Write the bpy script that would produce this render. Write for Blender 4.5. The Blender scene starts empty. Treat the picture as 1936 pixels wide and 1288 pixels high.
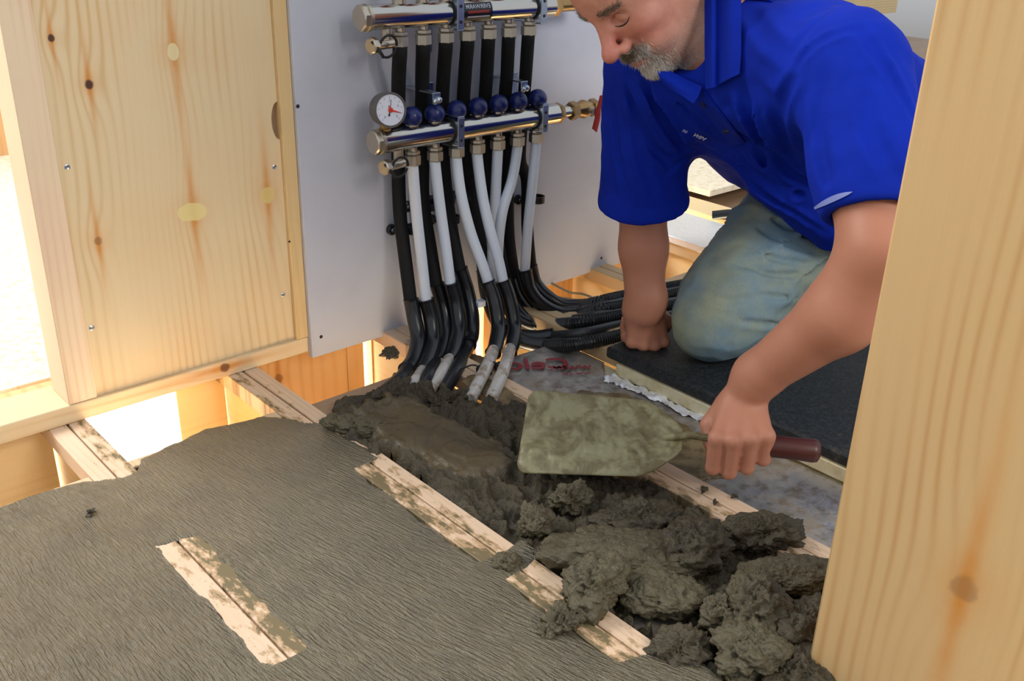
import bpy, math, random
import numpy as np
from mathutils import Vector, Matrix, Quaternion
scene = bpy.context.scene
COL = scene.collection
random.seed(7)
RNG = np.random.default_rng(11)

# ------------------------------------------------------------------ camera
FPX = 1860.0
CAMW = np.array([[0.74564359, -0.2577048, 0.61449482],
                 [-0.66586242, -0.32325444, 0.67240896],
                 [0.02535516, -0.91054643, -0.41262854]])
CAMC = np.array([0.0, 0.0, 0.78])
cd = bpy.data.cameras.new('camera')
cam = bpy.data.objects.new('camera', cd)
COL.objects.link(cam)
cd.sensor_width = 36.0
cd.lens = 36.0 * FPX / 1936.0
cd.clip_start = 0.02
cd.clip_end = 200
R, D, Fw = CAMW[:, 0], CAMW[:, 1], CAMW[:, 2]
cam.matrix_world = Matrix(((R[0], -D[0], -Fw[0], CAMC[0]), (R[1], -D[1], -Fw[1], CAMC[1]),
                           (R[2], -D[2], -Fw[2], CAMC[2]), (0, 0, 0, 1)))
scene.camera = cam

# ------------------------------------------------------------------ view, sky, light
scene.view_settings.view_transform = 'Standard'
scene.view_settings.look = 'None'
scene.view_settings.exposure = 0.0
scene.view_settings.gamma = 1.0
scene.view_settings.use_curve_mapping = False
world = bpy.data.worlds.new('sky')
scene.world = world
world.use_nodes = True
wb = world.node_tree.nodes['Background']
_tc = world.node_tree.nodes.new('ShaderNodeTexCoord'); _sx = world.node_tree.nodes.new('ShaderNodeSeparateXYZ')
_rp = world.node_tree.nodes.new('ShaderNodeValToRGB'); _mr = world.node_tree.nodes.new('ShaderNodeMapRange')
world.node_tree.links.new(_tc.outputs['Generated'], _sx.inputs[0]); world.node_tree.links.new(_sx.outputs[2], _mr.inputs[0])
_mr.inputs[1].default_value = -1; _mr.inputs[2].default_value = 1
world.node_tree.links.new(_mr.outputs[0], _rp.inputs[0]); world.node_tree.links.new(_rp.outputs[0], wb.inputs[0])
_e = _rp.color_ramp.elements
_e[0].position = .42; _e[0].color = (.20, .17, .13, 1)          # ground
_e[1].position = .50; _e[1].color = (.88, .92, 1.0, 1)          # bright overcast horizon
_n = _e.new(1.0); _n.color = (.80, .90, 1.0, 1)
wb.inputs[1].default_value = .80

def area(name, loc, target, sx, sy, power, col):
    l = bpy.data.lights.new(name, 'AREA')
    l.shape = 'RECTANGLE'; l.size = sx; l.size_y = sy
    l.energy = power; l.color = col
    o = bpy.data.objects.new(name, l)
    COL.objects.link(o)
    o.location = loc
    o.rotation_euler = (Vector(target) - Vector(loc)).to_track_quat('-Z', 'Y').to_euler()
    return o
area('window_light', (.85, -1.9, 2.05), (1.05, 1.3, 0.3), 1.0, 0.9, 56, (1.0, 0.975, 0.94))
area('neighbour_room_daylight', (-0.6, 3.2, 2.2), (0.4, 2.0, 0.0), 1.6, 1.6, 130, (1.0, 0.98, 0.94))
area('storey_below_daylight', (1.1, 2.3, -0.33), (1.1, 2.3, -1.5), 3.0, 3.0, 650, (1.0, 0.97, 0.92))

# ------------------------------------------------------------------ picture rays on real planes (measuring aid)
def ray(px, py):
    return CAMW @ np.array([(px - 968.0) / FPX, (py - 644.0) / FPX, 1.0])
def onz(px, py, z=0.0):
    r = ray(px, py); return CAMC + r * (z - CAMC[2]) / r[2]
def ony(px, py, y):
    r = ray(px, py); return CAMC + r * (y - CAMC[1]) / r[1]
def onx(px, py, x):
    r = ray(px, py); return CAMC + r * (x - CAMC[0]) / r[0]
def atd(px, py, d):
    return CAMC + ray(px, py) * d

# ------------------------------------------------------------------ objects
def tag(o, label=None, cat=None, group=None, kind=None):
    if label: o['label'] = label
    if cat: o['category'] = cat
    if group: o['group'] = group
    if kind: o['kind'] = kind
    return o
def thing(name, loc, label, cat, group=None):
    o = bpy.data.objects.new(name, None)
    o.empty_display_size = 0.05
    COL.objects.link(o); o.location = loc
    return tag(o, label, cat, group)
def wloc(o):
    v = Vector((0, 0, 0))
    while o is not None:
        v = v + o.location; o = o.parent
    return v
def mesh_obj(name, verts, faces, mats, parent=None, smooth=True, midx=None, angle=40, attrs=None):
    """verts in world metres; the object's origin goes to the base centre of its bounds"""
    V = np.asarray(verts, dtype=float).reshape(-1, 3)
    o_ = np.array([(V[:, 0].min() + V[:, 0].max()) / 2, (V[:, 1].min() + V[:, 1].max()) / 2, V[:, 2].min()])
    me = bpy.data.meshes.new(name)
    if isinstance(faces, np.ndarray):
        nf, k = faces.shape
        me.vertices.add(len(V)); me.vertices.foreach_set('co', (V - o_).astype(np.float32).ravel())
        me.loops.add(nf * k); me.loops.foreach_set('vertex_index', faces.astype(np.int32).ravel())
        me.polygons.add(nf); me.polygons.foreach_set('loop_start', np.arange(nf, dtype=np.int32) * k)
        me.polygons.foreach_set('loop_total', np.full(nf, k, dtype=np.int32))
        me.update(calc_edges=True)
    else:
        me.from_pydata([tuple(v) for v in (V - o_)], [], faces)
    if not isinstance(mats, (list, tuple)): mats = [mats]
    for m in mats: me.materials.append(m)
    if midx is not None: me.polygons.foreach_set('material_index', np.asarray(midx, dtype=np.int32))
    if attrs:
        for k_, a in attrs.items():
            at_ = me.attributes.new(k_, 'FLOAT', 'POINT'); at_.data.foreach_set('value', np.asarray(a, dtype=np.float32))
    if smooth:
        me.polygons.foreach_set('use_smooth', np.ones(len(me.polygons), dtype=bool))
        if angle: me.set_sharp_from_angle(angle=math.radians(angle))
    me.validate(); me.update()
    o = bpy.data.objects.new(name, me)
    COL.objects.link(o)
    o.location = Vector(o_) - (wloc(parent) if parent else Vector((0, 0, 0)))
    if parent: o.parent = parent
    return o

class MB:
    def __init__(s): s.v = []; s.f = []; s.m = []; s.cm = 0
    def add(s, verts, faces):
        b = len(s.v)
        s.v += [tuple(map(float, p)) for p in verts]
        s.f += [tuple(b + i for i in f) for f in faces]; s.m += [s.cm] * len(faces)
        return s
    def box(s, x0, x1, y0, y1, z0, z1, bev=0.0, M=None):
        if bev <= 0:
            vs = [(x, y, z) for z in (z0, z1) for y in (y0, y1) for x in (x0, x1)]
            fs = [(0, 2, 3, 1), (4, 5, 7, 6), (0, 1, 5, 4), (2, 6, 7, 3), (0, 4, 6, 2), (1, 3, 7, 5)]
        else:
            b = min(bev, (x1 - x0) * .45, (y1 - y0) * .45, (z1 - z0) * .45)
            vs = []; idx = {}
            for iz, z in enumerate((z0, z1)):
                for iy, y in enumerate((y0, y1)):
                    for ix, x in enumerate((x0, x1)):
                        sx, sy, sz = (1, -1)[ix], (1, -1)[iy], (1, -1)[iz]
                        for a in range(3):
                            p = [x + sx * b, y + sy * b, z + sz * b]; p[a] = (x, y, z)[a]
                            idx[(ix, iy, iz, a)] = len(vs); vs.append(p)
            g = lambda *k: idx[k]
            fs = []
            for a in range(3):
                for v_ in (0, 1):
                    o1, o2 = [(1, 2), (0, 2), (0, 1)][a]
                    q = []
                    for (u, w) in ((0, 0), (1, 0), (1, 1), (0, 1)):
                        k = [0, 0, 0]; k[a] = v_; k[o1] = u; k[o2] = w; q.append(g(*k, a))
                    fs.append(tuple(q))
            for a in range(3):
                o1, o2 = [(1, 2), (0, 2), (0, 1)][a]
                for u in (0, 1):
                    for w in (0, 1):
                        k0 = [0, 0, 0]; k0[o1] = u; k0[o2] = w; k1 = list(k0); k1[a] = 1
                        fs.append((g(*k0, o1), g(*k1, o1), g(*k1, o2), g(*k0, o2)))
            for ix in (0, 1):
                for iy in (0, 1):
                    for iz in (0, 1):
                        fs.append((g(ix, iy, iz, 0), g(ix, iy, iz, 1), g(ix, iy, iz, 2)))
        if M is not None: vs = [tuple(M @ Vector(p)) for p in vs]
        return s.add(vs, fs)
    def ring(s, c, ax, up, prof, n=24, cap=True, start=0.0, hexa=False):
        """lathe: prof = [(dist along axis, radius)...]"""
        ax = Vector(ax).normalized(); c = Vector(c)
        u = Vector(up); u = (u - ax * u.dot(ax)).normalized(); w = ax.cross(u)
        vs = []; fs = []
        for (t, r) in prof:
            for i in range(n):
                a = 2 * math.pi * i / n + start
                vs.append(c + ax * t + u * (r * math.cos(a)) + w * (r * math.sin(a)))
        for j in range(len(prof) - 1):
            for i in range(n):
                a, b = j * n + i, j * n + (i + 1) % n
                fs.append((a, b, b + n, a + n))
        if cap:
            fs.append(tuple(range(n))[::-1]); fs.append(tuple((len(prof) - 1) * n + i for i in range(n)))
        return s.add(vs, fs)
    def cyl(s, a, b, r, n=20, r2=None, cap=True, bev=0.0):
        a = Vector(a); b = Vector(b); d = b - a; L = d.length
        up = Vector((0, 0, 1)) if abs(d.normalized().z) < .9 else Vector((1, 0, 0))
        r2 = r if r2 is None else r2
        pr = [(0, r), (L, r2)]
        if bev: pr = [(0, r - bev), (bev, r), (L - bev, r2), (L, r2 - bev)]
        return s.ring(a, d, up, pr, n, cap)
    def tube(s, pts, r, n=14, cap=True, corr=None):
        P = [Vector(p) for p in pts]; N = len(P)
        rr = r if isinstance(r, (list, tuple, np.ndarray)) else [r] * N
        T = [(P[min(i + 1, N - 1)] - P[max(i - 1, 0)]).normalized() for i in range(N)]
        u = T[0].orthogonal().normalized(); vs = []; fs = []
        for i in range(N):
            u = (u - T[i] * u.dot(T[i])).normalized(); w = T[i].cross(u)
            for k in range(n):
                a = 2 * math.pi * k / n
                vs.append(P[i] + (u * math.cos(a) + w * math.sin(a)) * float(rr[i]))
        for j in range(N - 1):
            for i in range(n):
                a, b = j * n + i, j * n + (i + 1) % n
                fs.append((a, b, b + n, a + n))
        if cap:
            fs.append(tuple(range(n))[::-1]); fs.append(tuple((N - 1) * n + i for i in range(n)))
        return s.add(vs, fs)
    def sphere(s, c, r, n=20, m=12, sc=(1, 1, 1)):
        vs = []; fs = []; c = Vector(c)
        for j in range(1, m):
            t = math.pi * j / m
            for i in range(n):
                a = 2 * math.pi * i / n
                vs.append(c + Vector((math.sin(t) * math.cos(a) * r * sc[0], math.sin(t) * math.sin(a) * r * sc[1], math.cos(t) * r * sc[2])))
        for j in range(m - 2):
            for i in range(n):
                a, b = j * n + i, j * n + (i + 1) % n
                fs.append((a, a + n, b + n, b))
        t_ = len(vs); vs.append(c + Vector((0, 0, r * sc[2]))); vs.append(c - Vector((0, 0, r * sc[2])))
        for i in range(n):
            fs.append((t_, i, (i + 1) % n)); k = (m - 2) * n; fs.append((t_ + 1, k + (i + 1) % n, k + i))
        return s.add(vs, fs)
    def prism(s, poly, z0, z1, axis=2):
        """polygon (list of 2D points) extruded along an axis"""
        n = len(poly)
        def mk(p, t):
            q = [0, 0, 0]; o1, o2 = [(1, 2), (0, 2), (0, 1)][axis]
            q[axis] = t; q[o1] = p[0]; q[o2] = p[1]; return q
        vs = [mk(p, z0) for p in poly] + [mk(p, z1) for p in poly]
        fs = [tuple(range(n))[::-1], tuple(range(n, 2 * n))] + [(i, (i + 1) % n, n + (i + 1) % n, n + i) for i in range(n)]
        return s.add(vs, fs)
    def build(s, name, mats, parent=None, smooth=True, angle=40):
        o = mesh_obj(name, s.v, s.f, mats, parent, smooth, s.m, angle)
        me = o.data
        import bmesh
        bm = bmesh.new(); bm.from_mesh(me); bmesh.ops.recalc_face_normals(bm, faces=bm.faces); bm.to_mesh(me); bm.free()
        if smooth: me.set_sharp_from_angle(angle=math.radians(angle))
        return o

def spline(pts, n=12):
    """Catmull-Rom through points"""
    P = [np.array(p, float) for p in pts]
    P = [2 * P[0] - P[1]] + P + [2 * P[-1] - P[-2]]
    out = []
    for i in range(1, len(P) - 2):
        for k in range(n):
            t = k / n; a, b, c, d = P[i - 1], P[i], P[i + 1], P[i + 2]
            out.append(.5 * ((2 * b) + (-a + c) * t + (2 * a - 5 * b + 4 * c - d) * t * t + (-a + 3 * b - 3 * c + d) * t ** 3))
    out.append(P[-2]); return np.array(out)

# ------------------------------------------------------------------ numpy noise
def _hash(ix, iy, iz):
    h = (ix.astype(np.int64) * 374761393 + iy.astype(np.int64) * 668265263 + iz.astype(np.int64) * 2147483647 + 1013904223) & 0xFFFFFFFF
    h = ((h ^ (h >> 13)) * 1274126177) & 0xFFFFFFFF
    h = ((h ^ (h >> 16)) * 2246822519) & 0xFFFFFFFF
    return ((h ^ (h >> 15)) & 0xFFFFFF) / float(0xFFFFFF) * 2 - 1
def vnoise(P):
    P = np.asarray(P, float); I = np.floor(P).astype(np.int64); f = P - I
    f = f * f * f * (f * (f * 6 - 15) + 10); r = 0
    for dx in (0, 1):
        for dy in (0, 1):
            for dz in (0, 1):
                w = (f[:, 0] if dx else 1 - f[:, 0]) * (f[:, 1] if dy else 1 - f[:, 1]) * (f[:, 2] if dz else 1 - f[:, 2])
                r = r + w * _hash(I[:, 0] + dx, I[:, 1] + dy, I[:, 2] + dz)
    return r
def fbm(P, scale=1.0, octs=4, gain=.5, lac=2.03, off=0.0):
    P = np.asarray(P, float) * scale + off; a = 1.0; r = 0
    for _ in range(octs):
        r = r + a * vnoise(P); P = P * lac + 17.3; a *= gain
    return r
def sstep(e0, e1, x):
    t = np.clip((x - e0) / (e1 - e0), 0, 1); return t * t * (3 - 2 * t)

# ------------------------------------------------------------------ shader helper
class X:
    def __init__(s, nt, k): s.nt = nt; s.k = k
    def _m(s, op, *a, clamp=False):
        n = s.nt.nodes.new('ShaderNodeMath'); n.operation = op; n.use_clamp = clamp
        for i, v in enumerate(a):
            if isinstance(v, X): s.nt.links.new(v.k, n.inputs[i])
            else: n.inputs[i].default_value = float(v)
        return X(s.nt, n.outputs[0])
    def __add__(s, o): return s._m('ADD', s, o)
    __radd__ = __add__
    def __sub__(s, o): return s._m('SUBTRACT', s, o)
    def __rsub__(s, o): return s._m('SUBTRACT', o, s)
    def __mul__(s, o): return s._m('MULTIPLY', s, o)
    __rmul__ = __mul__
    def __truediv__(s, o): return s._m('DIVIDE', s, o)
    def __pow__(s, o): return s._m('POWER', s, o)
    def sin(s): return s._m('SINE', s)
    def abs(s): return s._m('ABSOLUTE', s)
    def sqrt(s): return s._m('SQRT', s)
    def exp(s): return s._m('EXPONENT', s)
    def clamp(s): return s._m('ADD', s, 0.0, clamp=True)
    def min(s, o): return s._m('MINIMUM', s, o)
    def max(s, o): return s._m('MAXIMUM', s, o)
    def ss(s, a, b):
        n = s.nt.nodes.new('ShaderNodeMapRange'); n.interpolation_type = 'SMOOTHSTEP'
        s.nt.links.new(s.k, n.inputs[0]); n.inputs[1].default_value = a; n.inputs[2].default_value = b
        return X(s.nt, n.outputs[0])
def lin(c):
    if isinstance(c, str):
        c = [int(c[i:i + 2], 16) / 255 for i in (0, 2, 4)]
    return tuple((x / 12.92 if x <= .04045 else ((x + .055) / 1.055) ** 2.4) for x in c)
class Mat:
    def __init__(s, name, base='808080', rough=.5, metal=0.0, spec=.5, obj=False):
        s.m = bpy.data.materials.new(name); s.m.use_nodes = True; s.nt = s.m.node_tree
        s.b = s.nt.nodes['Principled BSDF']; s.b.inputs['Base Color'].default_value = (*lin(base), 1)
        s.b.inputs['Roughness'].default_value = rough; s.b.inputs['Metallic'].default_value = metal
        s.b.inputs['Specular IOR Level'].default_value = spec
        if obj:
            n = s.nt.nodes.new('ShaderNodeTexCoord'); s.pos = n.outputs['Object']
        else:
            n = s.nt.nodes.new('ShaderNodeNewGeometry'); s.pos = n.outputs['Position']
        sp = s.nt.nodes.new('ShaderNodeSeparateXYZ'); s.nt.links.new(s.pos, sp.inputs[0])
        s.x, s.y, s.z = (X(s.nt, sp.outputs[i]) for i in range(3))
    def vec(s, a, b, c):
        n = s.nt.nodes.new('ShaderNodeCombineXYZ')
        for i, v in enumerate((a, b, c)):
            if isinstance(v, X): s.nt.links.new(v.k, n.inputs[i])
            else: n.inputs[i].default_value = v
        return n.outputs[0]
    def noise(s, scale=1.0, detail=3, rough=.5, dist=0.0, v=None):
        n = s.nt.nodes.new('ShaderNodeTexNoise'); s.nt.links.new(v if v is not None else s.pos, n.inputs['Vector'])
        n.inputs['Scale'].default_value = scale; n.inputs['Detail'].default_value = detail
        n.inputs['Roughness'].default_value = rough; n.inputs['Distortion'].default_value = dist
        return X(s.nt, n.outputs[0])
    def voro(s, scale=1.0, v=None, feature='F1', rand=1.0):
        n = s.nt.nodes.new('ShaderNodeTexVoronoi'); n.feature = feature; s.nt.links.new(v if v is not None else s.pos, n.inputs['Vector'])
        n.inputs['Scale'].default_value = scale; n.inputs['Randomness'].default_value = rand
        return X(s.nt, n.outputs['Distance'])
    def attr(s, name):
        n = s.nt.nodes.new('ShaderNodeAttribute'); n.attribute_name = name; return X(s.nt, n.outputs['Fac'])
    def mix(s, a, b, fac):
        n = s.nt.nodes.new('ShaderNodeMix'); n.data_type = 'RGBA'
        for i, v in ((6, a), (7, b)):
            if isinstance(v, (str, tuple)): n.inputs[i].default_value = (*lin(v), 1)
            else: s.nt.links.new(v, n.inputs[i])
        if isinstance(fac, X): s.nt.links.new(fac.k, n.inputs[0])
        else: n.inputs[0].default_value = fac
        return n.outputs[2]
    def base(s, c): s.nt.links.new(c, s.b.inputs['Base Color']); return s
    def rough(s, x): s.nt.links.new(x.k, s.b.inputs['Roughness']); return s
    def setin(s, k, v):
        s.b.inputs[k].default_value = v; return s
    def bump(s, h, strength=.3, dist=.001):
        n = s.nt.nodes.new('ShaderNodeBump'); s.nt.links.new(h.k, n.inputs['Height'])
        n.inputs['Strength'].default_value = strength; n.inputs['Distance'].default_value = dist
        s.nt.links.new(n.outputs[0], s.b.inputs['Normal']); s.nt.links.new(n.outputs[0], s.b.inputs['Coat Normal']); return s

def wood(name, axis, c0, c1, knots=(), ring=1.0, streak='d9a566', grain=1.0, uv=None, rough=.6, patch=(), kn='5a2f18', obj=False, stain=None, warp=1.0, edge=None):
    """axis: along the grain. knots = [(u, v, r, dark)] with u across, v along (metres, in the face's plane)"""
    M = Mat(name, c0, rough, obj=obj)
    c = dict(x=M.x, y=M.y, z=M.z)
    if uv: U, V_ = c[uv[0]], c[uv[1]]
    else:
        o = [k for k in 'xyz' if k != axis]; U = c[o[0]] + c[o[1]]; V_ = c[axis]
    n1 = M.noise(2.6, 2, .45, 0, M.vec(U * 1.0, V_ * .30, 0.3))
    fld = U * 64 * ring + (n1 - .5) * 9 * warp
    knot_c = None; halo = None; sp = None
    for i, (ku, kv, kr, dk) in enumerate(knots):
        du = U - ku; dv = (V_ - kv) * .55
        d2 = du * du + dv * dv
        g = (d2 * (-1 / (kr * 3.2) ** 2)).exp()
        fld = fld + g * .9 * warp
        dd = (du * du + (V_ - kv) * (V_ - kv) * .8).sqrt() + (M.noise(90, 1, .5) - .5) * kr * .5
        k1 = (1 - dd.ss(kr * .55, kr * .95)) * dk
        st = ((du * du) * (-1 / (kr * .55) ** 2) + ((V_ - kv) * (V_ - kv)) * (-1 / (kr * 9) ** 2)).exp() * 1.15 + (dd * dd * (-1 / (kr * 2.0) ** 2)).exp() * .55
        knot_c = k1 if knot_c is None else knot_c.max(k1)
        halo = st if halo is None else halo.max(st)
    w = (fld * 6.0).sin() * .5 + .5
    w = w ** 2.6
    fine = M.noise(1.0, 3, .6, 0, M.vec(U * 420, V_ * 9, 0))
    mod = M.noise(1.0, 2, .5, 0, M.vec(U * 7, V_ * 1.6, 4.0)).ss(.35, .7)
    col = M.mix(c0, c1, (w * mod * .75 * grain + fine * .28).clamp())
    blot = M.noise(7, 3, .55).ss(.4, .75)
    col = M.mix(col, streak, blot * .22)
    if edge:
        xc, wd, s_ = edge
        ef = ((X(M.nt, U.k) - xc) * (s_ / wd)) * .22 + M.noise(1.0, 5, .68, 0, M.vec(U * 60, V_ * 22, 1.0))
        ef = ef - (M.y - 1.12).ss(0.0, .12) * .10
        col = M.mix(col, '9b7b50', ef.ss(.50, .57) * .7); col = M.mix(col, '6a5d40', ef.ss(.585, .64) * .95)
    if stain: col = M.mix(col, stain[0], (M.noise(stain[1], 5, .65).ss(stain[2], stain[3])) * stain[4])
    if halo is not None:
        col = M.mix(col, 'c98538', (halo * (M.noise(40, 2, .5) * .6 + .5) * .75).clamp())
        col = M.mix(col, kn, knot_c)
    for (pu, pv, a, b_, cc) in patch:
        e = ((U - pu) * (U - pu) * (1 / a ** 2) + (V_ - pv) * (V_ - pv) * (1 / b_ ** 2)).sqrt() + (M.noise(25, 2, .5) - .5) * .9
        col = M.mix(col, cc, (1 - e.ss(.8, .95)) * .8)
    M.base(col)
    M.bump(w * .5 + fine, .12, .0006)
    return M.m
# ================================================================== materials
WALL_Y = 1.472
def U_(p): return ony(p[0], p[1], WALL_Y)
kpos = [((98, 72), .006, 1.0), ((170, 160), .008, 1.0), ((187, 457), .008, .45), ((330, 98), .012, .05), ((367, 400), .012, .10), ((507, 370), .012, .12)]
KN = [(float(U_(p)[0]), float(U_(p)[2]), r, d) for p, r, d in kpos]
pa = U_((365, 402)); pb = U_((507, 370)); pc = U_((330, 98))
m_ply = wood('plywood_face', 'z', 'dcc8a2', 'c49d66', KN, 1.0, 'd9ae78', uv='xz', rough=.55, kn='4a2716',
             patch=((pa[0], pa[2], .030, .017, 'dfcf8c'), (pb[0], pb[2], .016, .017, 'd6c27a'), (pc[0], pc[2], .010, .014, 'e0d4a4')), warp=1.2)
m_stud = wood('planed_pine_stud', 'z', 'e3cdae', 'd3ac84', (), 1.4, 'dcaea0', uv='xz', rough=.6)
ck = onz(415, 705, .02)
m_plate = wood('planed_pine_plate', 'x', 'ddc8a2', 'c29c6a', ((.018, float(ony(424, 705, WALL_Y)[0]), .011, .8),), 1.1, 'd2a877', uv='zx', rough=.6)
m_batten = wood('pine_batten', 'z', 'd9bd8a', 'c79d62', (), 1.2, 'd3a46c', uv='xz')
pk = onx(1822, 1112, .827)
m_post = wood('planed_pine_post', 'z', 'd3b07c', 'bd8f58', ((float(pk[1]), float(pk[2]), .0165, .42),), 1.1, 'd0a472', uv='yz', rough=.5, kn='7a5a3e', grain=1.25, warp=1.5)
m_rim = wood('rim_plank', 'z', 'ecc08a', 'd9a062', ((.80, -.07, .012, .5),), .8, 'e09a55', uv='xz')
m_flange = wood('joist_flange', 'y', 'cdb28c', 'b28f63', (), 1.6, 'b98f62', uv='xy', rough=.6)
m_flange_dirty = wood('joist_flange_spotted', 'y', 'd3bb98', 'b8956a', (), 1.6, 'c09263', uv='xy', rough=.6, stain=('6e5a3c', 34, .60, .64, .85))
m_fl_a, m_fl_b, m_fl_c = [wood('joist_flange_smeared', 'y', 'd9bea2', 'c29f7c', (), 1.6, 'cd9f7a', uv='xy', rough=.6, edge=e_) for e_ in ((.386, .058, 1.3), (.712, .058, -1.0), (1.010, .058, -.9))]
m_noggin = wood('damp_noggin', 'x', 'a08468', '80624a', (), 1.2, '7a5a40', uv='yx', rough=.5)
m_web = wood('joist_web', 'y', 'e8cfa0', 'd6b47c', (), .8, 'd8b070', uv='zy')
m_chip = Mat('chipboard', 'e6dac0', .7)
m_chip.base(m_chip.mix(m_chip.mix('e9dfc8', 'c8ae82', m_chip.noise(60, 5, .7).ss(.45, .75)), 'a58a60', m_chip.noise(13, 4, .6).ss(.66, .75) * .5))
m_chip = m_chip.m
m_pb = Mat('plasterboard_paper', 'bcbfcb', .75, spec=.25)
m_pb.base(m_pb.mix('bdbfca', 'a9abb6', m_pb.noise(5, 4, .6).ss(.4, .8) * .5)); m_pb.bump(m_pb.noise(300, 2, .5), .05, .0004); m_pb = m_pb.m
m_gyp = Mat('gypsum_edge', 'c9c3b8', .8).m
m_screw = Mat('zinc_screw', 'b9bfca', .3, 1.0).m
m_hole = Mat('dark_screw', '2b2420', .6, .3).m
m_black = Mat('black_plastic', '15171a', .38).m
m_sleeve = Mat('black_bend_sleeve', '14171b', .27).m
m_foam = Mat('black_pipe_foam', '131313', .75, spec=.3)
m_foam.bump(m_foam.noise(500, 2, .5), .3, .0006); m_foam = m_foam.m
m_white = Mat('white_plastic_pipe', 'd3dae4', .33).setin('Subsurface Weight', .0).m
m_clear = Mat('grubby_plastic_pipe', 'b4aca3', .22)
m_clear.base(m_clear.mix('bdb9b4', '8c7559', m_clear.noise(45, 4, .65).ss(.5, .66) * .8)); m_clear = m_clear.m
m_chrome = Mat('polished_steel', 'c4c0b8', .16, 1.0)
m_chrome.bump(m_chrome.noise(1.0, 2, .5, 0, m_chrome.vec(m_chrome.x * 12, m_chrome.y * 700, m_chrome.z * 700)), .03, .0003); m_chrome = m_chrome.m
m_nick = Mat('nickel_nut', 'c6bcab', .33, 1.0).m
m_brass = Mat('brass', 'a9895c', .28, 1.0).m
m_copper = Mat('copper_pipe', 'b87a55', .25, 1.0).m
m_zinc = Mat('zinc_bracket', 'b8c2cc', .34, 1.0).m
m_rub = Mat('black_rubber', '101010', .6).m
m_blue = Mat('dark_blue_cap', '131f5c', .33).m
m_red = Mat('red_lever', 'a3221b', .4).m
m_dial = Mat('gauge_dial', 'd9dbe6', .5).m
m_dark = Mat('black_ink', '181a20', .5).m
m_redink = Mat('red_ink', 'd0301c', .5).m
m_greyink = Mat('grey_ink', '6a6e80', .5).m
m_case = Mat('gauge_case', '57534f', .4).m
m_glass = Mat('gauge_glass', 'ffffff', .03)
m_glass.setin('Transmission Weight', 1.0).setin('IOR', 1.3); m_glass = m_glass.m
m_stick = Mat('sticker_black', '17171a', .35).m
m_stickw = Mat('sticker_white', 'c8ccd6', .4).m
m_stickr = Mat('sticker_red', '9c3428', .4).m
m_mat = Mat('black_rubber_mat', '1c1f20', .6)
m_mat.base(m_mat.mix(m_mat.mix('15181b', '2c3236', m_mat.noise(160, 3, .7).ss(.4, .7)), '5a4c38', m_mat.noise(28, 4, .65).ss(.62, .75) * .55)); m_mat.bump(m_mat.noise(420, 3, .7), .6, .0012); m_mat = m_mat.m
m_pir = Mat('insulation_foam_edge', 'd9cfae', .75)
m_pir.base(m_pir.mix('ddd3b2', 'c6b88e', m_pir.noise(30, 4, .6).ss(.4, .7))); m_pir = m_pir.m
m_foil = Mat('aluminium_foil', 'b3b0ab', .3, .7)
cr = m_foil.voro(16, feature='DISTANCE_TO_EDGE', v=m_foil.vec(m_foil.x + m_foil.noise(9, 2, .5) * .12, m_foil.y + m_foil.noise(11, 2, .5) * .1, 0.0))
dirt = (m_foil.noise(9, 5, .68).ss(.44, .60) * (.55 + .45 * (1.18 - m_foil.y).ss(-.05, .10))).clamp()
m_foil.base(m_foil.mix(m_foil.mix('b4b1ae', '8d8379', m_foil.noise(40, 3, .6).ss(.45, .7)), '7c6a52', dirt * .75))
m_foil.rough(dirt * .3 + .36)
for l in [l for l in m_foil.nt.links if l.to_socket == m_foil.b.inputs['Metallic']]: m_foil.nt.links.remove(l)
m_foil.nt.links.new((0.65 - dirt * .6).k, m_foil.b.inputs['Metallic'])
m_foil.bump(cr.min(.05) * 3 + m_foil.noise(34, 5, .65) * 1.4, .55, .0028); m_foil = m_foil.m
m_foilbright = Mat('clean_foil', 'f2f4f8', .3, .45)
m_foilbright.bump(m_foilbright.noise(70, 4, .7), .8, .004); m_foilbright = m_foilbright.m
m_text = Mat('faded_red_print', '8c3036', .6).m
m_cable_g = Mat('grey_cable', '8d8270', .5).m
m_cable_y = Mat('yellow_green_cable', 'c8a828', .5).m
m_cable_gr = Mat('green_cable', '4f7a38', .5).m

# wet mortar
def mortar(name, c0, c1, bump=.6, rough=.5, strokes=False, sc=1.0):
    M = Mat(name, c0, rough, spec=.5)
    n1 = M.noise(11, 4, .6)
    c = M.mix(c0, c1, n1.ss(.35, .7))
    if strokes:
        # trowel strokes: long fine ridges that swing slightly across the slab
        ang = M.x * .9 - M.y * .25 + .42
        ux = M.x * 1.0 - (M.y * ang) * -.55
        wv = M.noise(1.0, 2, .5, 0, M.vec(M.x * 4, M.y * 4, 0.0)) * .022
        uu = M.x + (M.y - 1.0) * (M.x * .38 - .03) + wv
        vv = M.y
        st = M.noise(1.0, 2, .55, .1, M.vec(uu * 340, vv * 40, 0.0))
        s2 = M.noise(1.0, 3, .6, 0, M.vec(uu * 700, vv * 260, 2.0))
        sk = M.noise(560, 3, .6)
        h = st.ss(.32, .68) * 1.1 + s2 * .8 + sk * .9
        M.base(M.mix(c, '3f3726', (1 - st.ss(.34, .60)) * .26))  # grooves between the ridges darkened: their shade is put into the colour
        M.rough(.24 + sk * .26)
        M.bump(h, 1.0, .0019); M.setin('Coat Weight', .7).setin('Coat Roughness', .16).setin('Coat IOR', 1.6)
        M.setin('Specular IOR Level', .75)
    else:
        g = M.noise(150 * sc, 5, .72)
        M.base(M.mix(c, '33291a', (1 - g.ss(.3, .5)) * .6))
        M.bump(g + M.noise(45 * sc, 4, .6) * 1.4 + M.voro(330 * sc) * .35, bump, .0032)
    return M.m
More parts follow.
